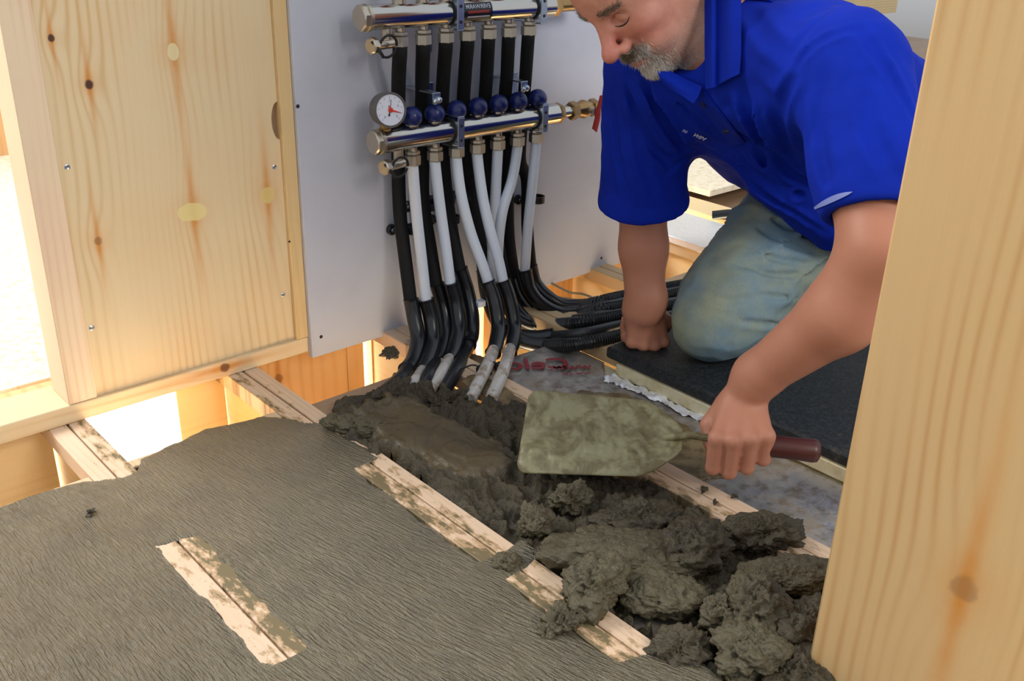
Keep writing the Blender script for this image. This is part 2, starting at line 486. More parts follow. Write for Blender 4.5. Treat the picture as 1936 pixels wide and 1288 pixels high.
m_screed = mortar('trowelled_screed', '64593c', '544a2f', .75, .4, True)
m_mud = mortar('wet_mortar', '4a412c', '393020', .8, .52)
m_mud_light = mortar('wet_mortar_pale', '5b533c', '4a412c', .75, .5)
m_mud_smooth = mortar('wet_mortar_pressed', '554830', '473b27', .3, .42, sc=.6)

# ================================================================== the setting
def flange(name, xc, y0, y1, mat, label, group='joist tops showing through the screed', web=True, z0=-.03, w=.058, dirty=None, skew=0.0):
    root = thing(name, (xc, (y0 + y1) / 2, z0), label, 'joist', group)
    for sgn in (-1, 1):
        b = MB()
        x0, x1 = (xc - w / 2, xc - .0012) if sgn < 0 else (xc + .0012, xc + w / 2)
        b.box(x0, x1, y0, y1, z0, 0.0, .0015)
        b.build('flange_strip', mat, root)
    if web:
        MB().box(xc - .005, xc + .005, y0, y1, -.24, z0 - .0005).build('joist_web', m_web, root)
        MB().box(xc - .022, xc + .022, y0, y1, -.27, -.2405).build('bottom_flange', m_flange, root)
    return root

# neighbour room floor, bright chipboard
b = MB(); b.box(-1.6, 1.70, 1.655, 3.30, -.02, 0.0); o = b.build('floor_neighbour', m_chip); tag(o, 'sunlit pale chipboard floor of the next room beyond the stud wall', 'floor', kind='structure'); o.name = 'floor'
b = MB(); b.box(-1.8, 1.9, 3.30, 3.34, -.02, .75); o = b.build('wall_back', m_rim); tag(o, 'orange plywood far wall of the next room', 'wall', kind='structure')
b = MB(); b.box(1.9, 8, 4.2, 4.24, -.02, 3.0); o = b.build('wall_far', m_ply if False else m_web); tag(o, 'far timber wall behind the kneeling man', 'wall', kind='structure')

# wall: plasterboard
b = MB(); b.box(.834, 1.735, 1.458, 1.4705, -.010, 1.05, .001); o = b.build('wall_right', m_pb)
tag(o, 'grey plasterboard wall panel behind the pipe manifolds', 'wall', kind='structure'); o.name = 'wall_plasterboard'
for p in ((563, 201), (607, 637), (1137, 488)):
    q = ony(*p, 1.458); s = MB(); s.ring((q[0], 1.4583, q[2]), (0, -1, 0), (1, 0, 0), [(0, .0034), (.0006, .0034), (.0011, .0022)], 12)
    so = s.build('drywall_screw', m_hole, o)
b = MB(); b.box(.845, 1.735, 1.472, 1.51, .001, 1.05, .001)
o = b.build('wall_core', m_plate); tag(o, 'timber framing behind the plasterboard', 'wall', kind='structure')
# right-hand end framing: rim boards under the wall
for i, (x0, x1) in enumerate(((-.3, .085), (.115, .385), (.600, .690), (.712, .952), (.9535, .992), (1.012, 1.290), (1.311, 1.590), (1.612, 1.890), (1.912, 2.19))):
    b = MB(); b.box(x0, x1, 1.53, 1.548, -.26, -.002)
    tag(b.build('rim_board', m_web if i < 3 else m_rim), ('bright orange rim board upright in the floor gap, ' + ['far left', 'under the left stud', 'right half of the white gap', 'with a knot under the plasterboard corner', 'narrow plank beside the knotty one', 'behind the front pipe bends', 'behind the loose cables', 'beyond the planted arm', 'right of the foil slab'][i]), 'board', 'rim boards below the wall')

# bottom plate, stud, ply, batten
b = MB(); b.box(-.6, .8335, WALL_Y - .004, 1.56, .0005, .031, .0015)
tag(b.build('bottom_plate', m_plate), 'pale planed timber bottom plate lying across the joist ends', 'timber')
b = MB(); b.box(.405, .449, WALL_Y - .003, 1.545, .0315, 1.05, .0015)
tag(b.build('wall_stud', m_stud), 'pale pinkish planed wall stud left of the plywood panel', 'timber')
z_a, z_b = ony(520, 193, WALL_Y)[2], ony(524, 265, WALL_Y)[2]
zc, rr = (z_a + z_b) / 2, (z_a - z_b) / 2
xr = .809
poly = [(.4495, .0315), (xr, .0315)] + [(xr - rr * .42 * math.sin(t), zc - rr * math.cos(t)) for t in np.linspace(0, math.pi, 14)] + [(xr, 1.05), (.4495, 1.05)]
b = MB(); b.prism(poly, 1.4745, 1.486, 1)
pp = b.build('plywood_sheet', m_ply, smooth=False)
tag(pp, 'large knotty plywood sheet fixed inside the stud frame', 'panel')
MB().box(.46, .812, 1.4865, 1.498, .0315, 1.05).build('backing_board', m_noggin, pp)
for p in ((127, 316), (519, 316), (173, 620), (535, 557)):
    q = ony(*p, 1.4745); s = MB(); s.ring((q[0], 1.4747, q[2]), (0, -1, 0), (1, 0, 0), [(0, .0042), (.0008, .0042), (.0014, .003), (.0008, .001)], 14); s.build('screw', m_screw, pp)
b = MB(); b.box(.8095, .8335, 1.466, 1.500, .0315, 1.05, .001)
bt = b.build('edge_batten', m_batten); tag(bt, 'narrow pine batten between the plywood and the plasterboard', 'timber')
for p in ((547, 457),):
    q = ony(*p, 1.466); s = MB(); s.ring((q[0], 1.4662, q[2]), (0, -1, 0), (1, 0, 0), [(0, .002), (.0008, .002)], 10); s.build('nail', m_hole, bt)

b = MB(); b.box(-1.5, 3.6, -.4, 4.2, -.92, -.90)
tag(b.build('floor_below', m_chip), 'brightly lit pale floor of the storey below, seen through the gap', 'floor', kind='structure')
# orange timber behind the plate
b = MB(); b.box(-.6, .46, 1.600, 1.652, -.04, -.004, .001); tag(b.build('sole_timber', m_rim), 'orange timber strip at the edge of the bright neighbouring floor', 'timber')

# joists (tops in two strips); x centres
flange('floor_joist', .397, .5, 1.60, m_fl_a, 'smeared twin-strip joist nearest the left edge, half buried in screed')
flange('floor_joist', .701, -.1, 1.60, m_fl_b, 'twin-strip joist running from under the plasterboard corner between smooth screed and rough mortar')
flange('floor_joist', 1.020, .2, 1.60, m_fl_c, 'twin-strip joist under the trowel, mortar heaped over its near end')
flange('floor_joist', 1.306, .2, 1.50, m_flange, 'joist hidden beneath the black kneeling mat and pipes', z0=-.03)
flange('floor_joist', 1.600, .2, 1.70, m_flange, 'greyish twin-strip joist just left of the planted hand, under the wall corner')
flange('floor_joist', 1.900, .2, 2.6, m_flange, 'joist under the foil slab behind the jeans')
flange('floor_joist', .100, .5, 1.60, m_flange, 'joist at the left edge under the wall plate')

# edge noggins along the screed edge
def nog(x0, x1, y0, y1, z0, z1, m, label):
    b = MB(); b.box(x0, x1, y0, y1, z0, z1, .001); return tag(b.build('edge_noggin', m), label, 'timber', 'noggins between the joists')
nog(.131, .3675, 1.278, 1.300, -.10, -.0015, m_flange_dirty, 'pale noggin edging the screed left of the smeared joist')
nog(.4265, .6715, 1.283, 1.306, -.10, -.0015, m_flange_dirty, 'pale noggin edging the screed beside the white gap')
nog(.7305, .930, 1.252, 1.305, -.055, -.010, m_noggin, 'damp brown noggin in front of the orange plank')
nog(1.336, 1.570, 1.262, 1.312, -.06, -.004, m_flange, 'grey noggin beside the black conduits, left of the arm')
nog(1.630, 1.870, 1.262, 1.312, -.06, -.004, m_flange, 'whitish noggin right of the planted arm')
b = MB(); b.box(.540, .6900, 1.31, 1.525, -.165, -.155); tag(b.build('plywood_offcut', m_web), 'pale plywood sheet seen down in the gap, beside the white opening', 'panel')
b = MB(); b.box(.117, .3900, 1.31, 1.525, -.165, -.155); tag(b.build('plywood_offcut', m_web), 'pale plywood sheet low in the leftmost gap', 'panel')
b = MB(); b.box(.71, 1.29, 1.31, 1.525, -.19, -.18); tag(b.build('plywood_offcut', m_web), 'cream sheet low behind the pipe bends', 'panel')
b = MB(); b.box(1.311, 1.89, 1.31, 1.525, -.19, -.18); tag(b.build('plywood_offcut', m_web), 'cream sheet low under the loose cables', 'panel')

# screed slab (wet, trowelled) as the floor
def pl(pts, z=0): return [onz(*p, z=z) for p in pts]
left = [(0, 958), (60, 935), (140, 915), (200, 905), (232, 902), (262, 893), (268, 868), (330, 838), (390, 812), (430, 803), (500, 787), (560, 792), (606, 800), (648, 822), (690, 846), (722, 868)]
E1 = pl(left)
poly = [(-.35, .25), (-.35, 1.285)] + [(float(p[0]), float(p[1])) for p in E1]
# opening round strip one and two, going down the right-hand side
poly += [(.6690, 1.076), (.6690, .786), (.700, .779), (.728, .784), (.744, .784), (.748, .765), (.742, .742), (.706, .7365), (.6690, .738), (.6690, .545), (.720, .530), (.735, .533), (.745, .48), (.72, .30), (.70, .25)]
def poly_sdf(P, poly):
    P = np.asarray(P, float); A = np.asarray(poly, float); B = np.roll(A, -1, 0)
    d = np.full(len(P), 1e9); ins = np.zeros(len(P), bool)
    for a, b in zip(A, B):
        e = b - a; w = P - a
        t = np.clip((w @ e) / max(e @ e, 1e-12), 0, 1)
        d = np.minimum(d, np.hypot(*(w - t[:, None] * e).T))
        c = ((a[1] <= P[:, 1]) != (b[1] <= P[:, 1]))
        with np.errstate(divide='ignore', invalid='ignore'):
            xi = a[0] + (P[:, 1] - a[1]) / (b[1] - a[1] if b[1] != a[1] else 1e-12) * e[0]
        ins ^= c & (P[:, 0] < xi)
    return np.where(ins, -d, d)
def heightfield(name, poly, holes, h, zf, mat, wob=.002, wsc=60, edge=.004, drop=.02, parent=None, mats=None, msel=None, sharp=None):
    A = np.array(poly); x0, y0 = A.min(0) - 2 * h; x1, y1 = A.max(0) + 2 * h
    nx, ny = int((x1 - x0) / h) + 1, int((y1 - y0) / h) + 1
    gx, gy = np.meshgrid(x0 + np.arange(nx) * h, y0 + np.arange(ny) * h, indexing='ij')
    P = np.stack([gx.ravel(), gy.ravel()], 1)
    nz = fbm(np.c_[P, np.zeros(len(P))], wsc, 3) * wob
    def sd(Q, n_):
        d = poly_sdf(Q, poly)
        for hh in holes: d = np.maximum(d, -poly_sdf(Q, hh))
        return d + n_
    d = sd(P, nz)
    e = h * .3
    gxv = (sd(P + [e, 0], nz) - sd(P - [e, 0], nz)) / (2 * e); gyv = (sd(P + [0, e], nz) - sd(P - [0, e], nz)) / (2 * e)
    gl = np.hypot(gxv, gyv) + 1e-9
    near = (d > -.55 * h)
    mv = np.where(near, d, 0); mv = np.clip(mv, -h, 1.5 * h)
    Q = P - np.stack([gxv / gl * mv, gyv / gl * mv], 1)
    dd = np.where(near, 0, d)
    keepv = d < .95 * h
    K = keepv.reshape(nx, ny)
    kc = K[:-1, :-1] & K[1:, :-1] & K[1:, 1:] & K[:-1, 1:]
    inn = (d < -.1 * h).reshape(nx, ny); anyin = inn[:-1, :-1] | inn[1:, :-1] | inn[1:, 1:] | inn[:-1, 1:]
    kc &= anyin
    I = np.arange(nx * ny).reshape(nx, ny)
    F = np.stack([I[:-1, :-1][kc], I[1:, :-1][kc], I[1:, 1:][kc], I[:-1, 1:][kc]], 1)
    z = zf(Q[:, 0], Q[:, 1], dd)
    z = z - drop * (1 - np.sqrt(np.clip(1 - (1 - np.clip(-dd / edge, 0, 1)) ** 2, 0, 1)))
    u, inv = np.unique(F, return_inverse=True)
    V = np.c_[Q[u], z[u]]; F = inv.reshape(F.shape)
    return mesh_obj(name, V, F.astype(np.int32), mats or mat, parent, True, msel(V, F) if msel else None, sharp)

hole1 = [(.3710, 1.0760), (.3705, .8010), (.380, .791), (.4205, .7890), (.4210, 1.0630), (.4000, 1.0680)]
def zscreed(x, y, d):
    P = np.c_[x, y, 0 * x]
    return .0011 + fbm(P, 9, 3) * .0009
fl = heightfield('floor', [tuple(p) for p in poly], [hole1], .004, zscreed, m_screed, wob=.0028, wsc=45, edge=.005, drop=.0018)
fl.name = 'floor_screed'
for xa, xb in ((-.35, .072), (.131, .365), (.4285, .669)):
    b = MB(); b.box(xa, xb, .25, 1.276, -.14, -.0015, .001); b.build('screed_bed', m_mud, fl)
tag(fl, 'freshly trowelled wet grey-brown screed floor', 'floor', kind='structure')

# ================================================================== black mat, slab, foil
b = MB(); b.box(1.243, 1.275, .45, 1.075, -.024, -.0008, .001)
tag(b.build('insulation_slab', m_pir), 'cream insulation slab edge under the front of the black kneeling mat', 'insulation')
b = MB(); b.box(1.245, 2.05, .44, 1.106, .0004, .023, .005)
tag(b.build('kneeling_mat', m_mat), 'thick black rubber mat the man kneels on', 'mat')
def zfoil(x, y, d):
    P = np.c_[x, y, 0 * x]
    return -.025 + fbm(P, 14, 4) * .0022 + np.abs(fbm(P, 30, 2)) * .0012
fo = heightfield('foil_board', [(1.052, .22), (1.241, .22), (1.241, 1.10), (1.272, 1.13), (1.272, 1.255), (1.052, 1.255)], [], .005, zfoil, m_foil, wob=.001, edge=.004, drop=.004)
tag(fo, 'crumpled silver foil facing on the insulation between the joists, with faded red print', 'insulation')
fo2 = heightfield('foil_board', [(.733, .25), (.988, .25), (.988, 1.25), (.733, 1.25)], [], .008, lambda x, y, d: zfoil(x, y, d) - .004, m_foil, wob=.001, edge=.004, drop=.004)
tag(fo2, 'mud-covered foil insulation under the mortar heap', 'insulation')
def ztorn(x, y, d):
    P = np.c_[x, y, 0 * x]
    return -.0225 + np.abs(fbm(P, 55, 3)) * .007
for o_, xa, xb, yb in ((fo, 1.0505, 1.2745, 1.254), (fo2, .7310, .9905, 1.2515)):
    b = MB(); b.box(xa, xb, .2, yb, -.14, -.032, .001); b.build('foam_core', m_pir, o_)
b_ = heightfield('foil_strip', [(1.219, .72), (1.240, .70), (1.2405, 1.06), (1.232, 1.085), (1.205, 1.07), (1.222, .98), (1.226, .86)], [], .0035, ztorn, m_foilbright, wob=.006, wsc=40, edge=.003, drop=.002)
tag(b_, 'bright torn foil strip along the foot of the cream slab', 'foil')

def text(body, loc, size, mat, name, parent, ex=.0002, mirror=False, rot=(0, 0, 0), M=None, bold=.0):
    cu = bpy.data.curves.new(name, 'FONT'); cu.body = body; cu.size = size; cu.extrude = ex; cu.offset = bold
    cu.align_x = 'CENTER'; cu.align_y = 'CENTER'
    t = bpy.data.objects.new('tmp', cu); COL.objects.link(t)
    bpy.context.view_layer.update()
    me = bpy.data.meshes.new_from_object(t.evaluated_get(bpy.context.evaluated_depsgraph_get()))
    bpy.data.objects.remove(t)
    V = np.array([v.co[:] for v in me.vertices]); F_ = [tuple(p.vertices) for p in me.polygons]
    if mirror: V[:, 0] *= -1; F_ = [f[::-1] for f in F_]
    MM = Matrix.Translation(loc) @ (M if M is not None else Matrix.Identity(4))
    V = [tuple(MM @ Vector(v)) for v in V]
    o = mesh_obj(name, V, F_, mat, parent, smooth=False)
    bpy.data.meshes.remove(me); return o
# mirrored print across the foil
a, b2 = onz(1108, 690, -.022), onz(965, 694, -.022)
dirx = Vector((a - b2)); dirx.z = 0; dirx.normalize(); diry = Vector((0, 0, 1)).cross(dirx)
Mt = Matrix((dirx.to_4d(), diry.to_4d(), (0, 0, 1, 0), (0, 0, 0, 1))).transposed(); Mt = Mt.to_3x3().to_4x4()
tl = text('www.', onz(1078, 694, -.0195), .034, m_text, 'red_print', fo, mirror=True, M=Mt, bold=.0004)
tl = text('Celotex', onz(975, 690, -.0195), .062, m_text, 'red_print', fo, mirror=True, M=Mt, bold=.0012)
tl = text('ww.co.', onz(1088, 706, -.0195), .020, m_text, 'red_print', fo, mirror=True, M=Mt)

# right-hand background pieces
b = MB(); b.box(1.860, 2.045, 1.30, 2.1, .001, .020, .002)
tag(b.build('foil_insulation_slab', m_foilbright), 'bright foil-faced slab lying on the joists behind the jeans', 'insulation')
b = MB(); b.box(2.075, 2.175, 1.30, 2.3, -.03, .022, .002)
tag(b.build('joist_timber', m_web), 'pale timber lying right of the foil slab', 'timber')
b = MB(); b.box(2.190, 3.6, 1.60, 3.0, .030, .048, .001)
tag(b.build('chipboard_sheet', m_chip), 'pale speckled chipboard sheet lying with its corner behind the planted arm', 'panel')
b = MB(); b.box(2.19, 6.5, 1.0, 4.2, -.03, -.010)
o = b.build('floor_right', m_noggin); tag(o, 'dull timber floor beyond the man', 'floor', kind='structure')
q = onz(1390, 412, .03)
b = MB(); b.tube(spline([q + [-.03, .05, 0], q + [0, .0, .01], q + [.02, -.06, 0], q + [.07, -.12, -.02]]), .012)
tag(b.build('loose_hose', m_sleeve), 'short dark hose end beside the hip', 'hose')

# cables in the gap under the wall
for pts, m, lab in ((((1042, 535), (1075, 552), (1100, 556), (1118, 562)), m_cable_g, 'upper grey-brown cable drooping in the floor gap'),
                    (((1028, 541), (1050, 560), (1080, 566), (1104, 570)), m_cable_g, 'lower grey-brown cable drooping in the floor gap'),
                    (((1026, 540), (1042, 560), (1060, 578), (1075, 590)), m_cable_y, 'yellow cable in the floor gap behind the bends'),
                    (((1030, 543), (1050, 563), (1072, 578), (1090, 588)), m_cable_gr, 'thin green cable beside the yellow one')):
    b = MB(); b.tube(spline([ony(p[0], p[1], 1.455 - i * .035) for i, p in enumerate(pts)]), .0028 if m is m_cable_g else .0022, 8)
    tag(b.build('loose_cable', m), lab, 'cable')

# ================================================================== manifolds
MY = 1.390
def fitting_nut(root, x, zt, name='compression_nut'):
    b = MB()
    b.ring((x, MY, zt + .004), (0, 0, -1), (1, 0, 0), [(0, .0085), (.012, .0085)], 16)
    b.ring((x, MY, zt - .006), (0, 0, -1), (.9, .43, 0), [(0, .0115), (.0015, .0135), (.006, .0135), (.0075, .0115)], 6, start=.2)
    b.ring((x, MY, zt - .014), (0, 0, -1), (.9, .43, 0), [(0, .0125), (.0015, .0145), (.0165, .0145), (.0185, .0125)], 6, start=.2)
    return b.build(name, m_nick, root, angle=30)
def drain(root, x, z):
    b = MB()
    b.cyl((x + .012, MY, z + .016), (x + .012, MY, z - .012), .009)
    b.cyl((x + .020, MY - .002, z - .012), (x - .022, MY - .012, z - .012), .0085, 16, bev=.001)
    b.ring((x - .018, MY - .011, z - .012), (-1, -.25, 0), (0, 0, 1), [(0, .011), (.002, .0135), (.012, .0135), (.014, .011)], 8)
    d = b.build('drain_valve', m_nick, root, angle=30)
    r = MB(); c = Vector((x + .0, MY - .020, z - .014))
    pts = [c + Vector((math.cos(t) * .017, -.004 * math.sin(t), math.sin(t) * .018)) for t in np.linspace(0, 2 * math.pi * .96, 30)]
    r.tube(pts, .0022, 8); r.tube([(x - .03, MY - .018, z - .004), (x - .022, MY - .026, z - .018), (x - .012, MY - .023, z - .03)], .003, 8)
    r.build('cap_strap', m_rub, d)
def manifold(x0, x1, z, ports, pz, label, caps):
    root = thing('pipe_manifold', ((x0 + x1) / 2, MY, z - .06), label, 'manifold')
    b = MB(); b.cyl((x0 + .004, MY, z), (x1 - .004, MY, z), .0205, 40, bev=.0012)
    b.build('manifold_bar', m_chrome, root, angle=30)
    b = MB(); b.ring((x0 + .005, MY, z), (-1, 0, 0), (0, 0, 1), [(0, .0222), (.006, .0222)], 32)
    b.ring((x0 - .001, MY, z), (-1, 0, 0), (0, .3, 1), [(0, .0215), (.009, .0215), (.011, .019)], 8)
    b.build('end_plug', m_nick, root, angle=30)
    for x in ports: fitting_nut(root, x, z - .018)
    if caps:
        for x in ports:
            b = MB()
            b.ring((x, MY, z + .019), (0, 0, 1), (1, 0, 0), [(0, .0115), (.006, .0115), (.0065, .009), (.012, .009)], 16)
            ck_ = b.build('valve_neck', m_nick, root, angle=30)
            b = MB(); b.ring((x, MY, z + .0215), (0, 0, 1), (1, 0, 0), [(0, .0110), (.002, .0148), (.006, .0173), (.011, .0184), (.016, .0182), (.021, .0165), (.0255, .0132), (.029, .0085), (.0305, .0045), (.031, .001)], 28)
            b.build('valve_cap', m_blue, root, angle=50)
    else:
        for x in ports:
            b = MB(); b.ring((x, MY, z + .019), (0, 0, 1), (1, 0, 0), [(0, .0115), (.008, .0115), (.010, .008), (.012, .008), (.03, .008)], 16)
            b.build('flow_gauge_neck', m_nick, root, angle=30)
            b = MB(); b.ring((x, MY, z + .049), (0, 0, 1), (1, 0, 0), [(0, .010), (.004, .0125), (.016, .0125), (.02, .009)], 16)
            b.build('flow_gauge_cap', m_red, root, angle=30)
    drain(root, x0 + .030, z - .030)
    return root
XU = [.998 + .0487 * i for i in range(7)]
XL = [1.0205 + .0498 * i for i in range(7)]
ZU, ZL = .5935, .390
up = manifold(.930, 1.348, ZU, XU, .57, 'upper polished steel manifold bar carrying the black-covered pipes, with a black sticker', False)
lo = manifold(.948, 1.372, ZL, XL, .36, 'lower polished steel manifold bar with seven dark blue caps and a pressure gauge', True)
# brackets
for x, zz, nm in ((1.108, ZU, up), (1.304, ZU, up), (1.110, ZL, lo), (1.318, ZL, lo)):
    b = MB(); n = 24; w = .0075; r0, r1 = .0212, .0232
    for (ra, rb, ww, bb) in ((.0205, .0214, .0105, 'r'),):
        b.ring((x - ww - .001, MY, zz), (1, 0, 0), (0, 0, 1), [(0, ra), (0, rb + .0006), (2 * ww, rb + .0006), (2 * ww, ra)], 32, cap=False)
    b.build('rubber_lining', m_rub, nm)
    b = MB()
    b.ring((x - w, MY, zz), (1, 0, 0), (0, 0, 1), [(0, .0214), (0, .0236), (2 * w, .0236), (2 * w, .0214)], 36, cap=False)
    b.box(x - w, x + w, MY - .026, MY - .0238, zz - .026, zz + .026, .0006)
    b.box(x - w, x + w, MY - .026, 1.4575, zz + .0265, zz + .0288, .0006)
    b.box(x - w, x + w, MY - .026, 1.4575, zz - .0288, zz - .0265, .0006)
    b.box(x - w, x + w, 1.4545, 1.4575, zz - .075, zz + .075, .0006)
    br = b.build('bracket', m_zinc, nm, angle=30)
    for dz in (-.014, .012): h = MB(); h.ring((x, MY - .0262, zz + dz), (0, -1, 0), (0, 0, 1), [(0, .0028), (.0004, .0028)], 12); h.build('bracket_hole', m_hole, br)
# raised lever arms reaching forward from the wall over the lower bar
for px, py in ((822, 182), (988, 160)):
    q = ony(px, py, MY - .012); b = MB(); x, z = q[0], q[2]
    b.box(x - .0085, x + .0085, MY - .016, 1.4575, z + .004, z + .0068, .0006)
    b.box(x - .0085, x + .0085, MY - .018, MY - .0152, z - .012, z + .0068, .0006)
    b.sphere((x + .004, MY - .020, z - .006), .006, 12, 8, (1, .6, 1)); b.sphere((x - .005, MY - .020, z - .008), .0055, 12, 8, (1, .6, 1))
    b.build('support_arm', m_zinc, lo, angle=30)
# sticker on the upper bar (printed text reads mirrored, as in the photograph)
b = MB(); rs = .0207
def arc(x0, x1, a0, a1, r, mb):
    n = 10; vs = []
    for x in (x0, x1):
        for t in np.linspace(math.radians(a0), math.radians(a1), n + 1): vs.append((x, MY - r * math.cos(t), ZU + r * math.sin(t)))
    mb.add(vs, [(i, i + 1, n + 2 + i, n + 1 + i) for i in range(n)])
arc(1.120, 1.184, -42, 48, rs, b)
st = b.build('sticker', m_stick, up)
b = MB(); arc(1.128, 1.176, -4, 8, rs + .0002, b); b.build('sticker_stripe', m_stickr, st)
b = MB(); arc(1.128, 1.178, -24, -18, rs + .0002, b); b.build('sticker_line', m_stickw, st)
tx = text('EVERWARM', (1.152, MY - rs * math.cos(math.radians(28)) - .0006, ZU + rs * math.sin(math.radians(26))), .0105, m_stickw, 'sticker_lettering', st, ex=.0001, mirror=True,
          M=Matrix.Rotation(math.radians(90 - 28), 4, 'X'), bold=.0001)
# right-hand end of the lower bar: union, nipple, ball valve, copper pipe
b = MB()
b.ring((1.368, MY, ZL), (1, 0, 0), (0, .3, 1), [(0, .0195), (.003, .0205), (.012, .0205), (.016, .017)], 6); b.build('brass_union', m_brass, lo, angle=30)
b = MB(); b.cyl((1.38, MY, ZL), (1.412, MY, ZL), .0115, 24); b.build('steel_nipple', m_chrome, lo, angle=30)
b = MB()
b.ring((1.408, MY, ZL), (1, 0, 0), (0, .2, 1), [(0, .0165), (.002, .0185), (.016, .0185), (.018, .0165)], 6)
b.ring((1.426, MY, ZL), (1, 0, 0), (0, .2, 1), [(0, .014), (.01, .016), (.02, .019), (.03, .016), (.04, .0145)], 20)
b.ring((1.466, MY, ZL), (1, 0, 0), (0, .2, 1), [(0, .016), (.002, .018), (.015, .018), (.018, .015)], 6)
b.build('ball_valve', m_brass, lo, angle=30)
b = MB(); b.cyl((1.45, MY - .015, ZL), (1.45, MY - .030, ZL), .007, 14)
b.build('valve_spindle', m_nick, lo)
b = MB()
lev = [(-.026, .030), (-.010, .030), (-.004, .012), (.006, .000), (.004, -.012), (.013, -.034), (-.002, -.042), (-.010, -.020), (-.012, -.006), (-.010, .006), (-.020, .014)]
b.prism([(1.455 + p[0] * -.75, ZL + p[1]) for p in lev], MY - .033, MY - .029, 1); b.build('butterfly_lever', m_red, lo)
b = MB(); b.cyl((1.48, MY, ZL), (1.70, MY, ZL), .011, 20); b.build('copper_tail', m_copper, lo)
b = MB(); b.ring((1.345, MY, ZU), (1, 0, 0), (0, .3, 1), [(0, .0195), (.003, .0205), (.014, .0205), (.018, .017)], 6); b.cyl((1.36, MY, ZU), (1.44, MY, ZU), .013, 20); b.build('brass_union', m_brass, up, angle=30)
# pressure gauge
g = ony(737, 208, MY - .018); gx, gz = g[0], g[2]
gn = Vector((-.18, -1, .12)).normalized(); gc = Vector((gx, MY - .018, gz))
b = MB(); b.ring(gc, gn, (0, 0, 1), [(-.026, .024), (-.024, .0272), (0, .0285), (.003, .0295), (.004, .0285), (.004, .0262), (.0015, .0258)], 44)
gg = b.build('pressure_gauge', m_case, lo, angle=35)
b = MB(); b.ring(gc + gn * .0019, gn, (0, 0, 1), [(0, .0256), (.0004, .0256)], 40); b.build('gauge_dial', m_dial, gg)
gu = (Vector((0, 0, 1)) - gn * gn.z).normalized(); gw = gu.cross(gn)  # gw: to the right as seen
if gw.x < 0: gw = -gw
def on_dial(u, v, h=.0027): return gc + gn * h + gw * u + gu * v
b = MB()
for k in range(11):
    a_ = math.radians(-135 + k * 27 + 0); u, v = math.sin(a_), math.cos(a_)
    p0, p1 = on_dial(u * .0195, v * .0195, .0026), on_dial(u * .0228, v * .0228, .0026)
    b.tube([p0, p1], .0003, 5)
b.build('dial_marks', m_greyink, gg)
for k, s_ in enumerate(('0', '1', '2', '3', '4')):
    a_ = math.radians(-135 + k * 67.5); Mg = Matrix((gw.to_4d(), gu.to_4d(), gn.to_4d(), (0, 0, 0, 1))).transposed().to_3x3().to_4x4()
    text(s_, on_dial(math.sin(a_) * .0155, math.cos(a_) * .0155, .0025), .0058, m_greyink, 'dial_number', gg, ex=.0001, M=Mg)
b = MB(); b.tube([on_dial(-.003, -.010), on_dial(-.002, -.004), on_dial(.003, .017)], [.0013, .0009, .0003], 6); b.sphere(on_dial(-.0028, -.008), .0022, 10, 6, (1, .4, 1)); b.build('black_needle', m_dark, gg)
b = MB(); b.tube([on_dial(0, 0, .0036), on_dial(.019, -.006, .0036)], [.0018, .0004], 6); b.ring(gc + gn * .003, gn, (0, 0, 1), [(0, .0042), (.0014, .0042)], 16)
b.tube([on_dial(-.001, .001, .0036), on_dial(-.003, .008, .0036)], [.0015, .0006], 6); b.build('red_needle', m_redink, gg)
b = MB(); b.ring((gx + .001, MY, ZL + .018), (0, 0, 1), (1, 0, 0), [(0, .0105), (.004, .0105), (.0045, .0075), (max(.006, gz - ZL - .018 - .022), .0075)], 8); b.build('gauge_stem', m_brass, gg, angle=30)

# ================================================================== heating pipes
def path(pts):
    out = []
    for p in pts:
        px, py, k, v = p
        out.append(dict(y=ony, z=onz, x=onx)[k](px, py, v))
    return out
def corr_tube(mb, P, r, pitch=.0055, amp=.0011, n=14):
    P = np.array(P); seg = np.r_[0, np.cumsum(np.linalg.norm(np.diff(P, axis=0), axis=1))]; L = seg[-1]
    t = np.arange(0, L, pitch / 4); Q = np.stack([np.interp(t, seg, P[:, i]) for i in range(3)], 1)
    rr = r + amp * np.sign(np.sin(t / pitch * 2 * math.pi + .3)); mb.tube(Q, rr, n)
def pipe(label, inner, sleeve, out, mi, outm, ri=.0102, rs=.0145, ro=.0102, ym=None):
    q = path(inner[:1])[0]
    root = thing('heating_pipe', tuple(q - [0, 0, .3]), label, 'pipe', 'pipes of the underfloor heating')
    I = spline(path(inner)); b = MB(); b.tube(I, ri, 18); b.build('riser', mi, root, angle=0)
    if sleeve:
        S = spline(path(sleeve)); b = MB()
        n = len(S); rr = np.full(n, rs); rr[0] = rs + .001; rr[-1] = rs + .0015
        b.tube(S, rr, 20, cap=True); b.build('bend_sleeve', m_sleeve, root, angle=50)
    if out:
        O = spline(path(out)); b = MB()
        if outm == 'corr': corr_tube(b, O, ro); b.build('conduit', m_black, root, angle=0)
        else: b.tube(O, ro, 18); b.build('floor_run', outm, root, angle=0)
    return root
YB, YW = 1.432, 1.392
m_greyrun = Mat('dull_black_pipe', '303236', .35).m
RB = .0125
ordn = ['leftmost', 'second from left', 'third from left', 'fourth from left', 'fifth from left', 'sixth from left', 'rightmost']
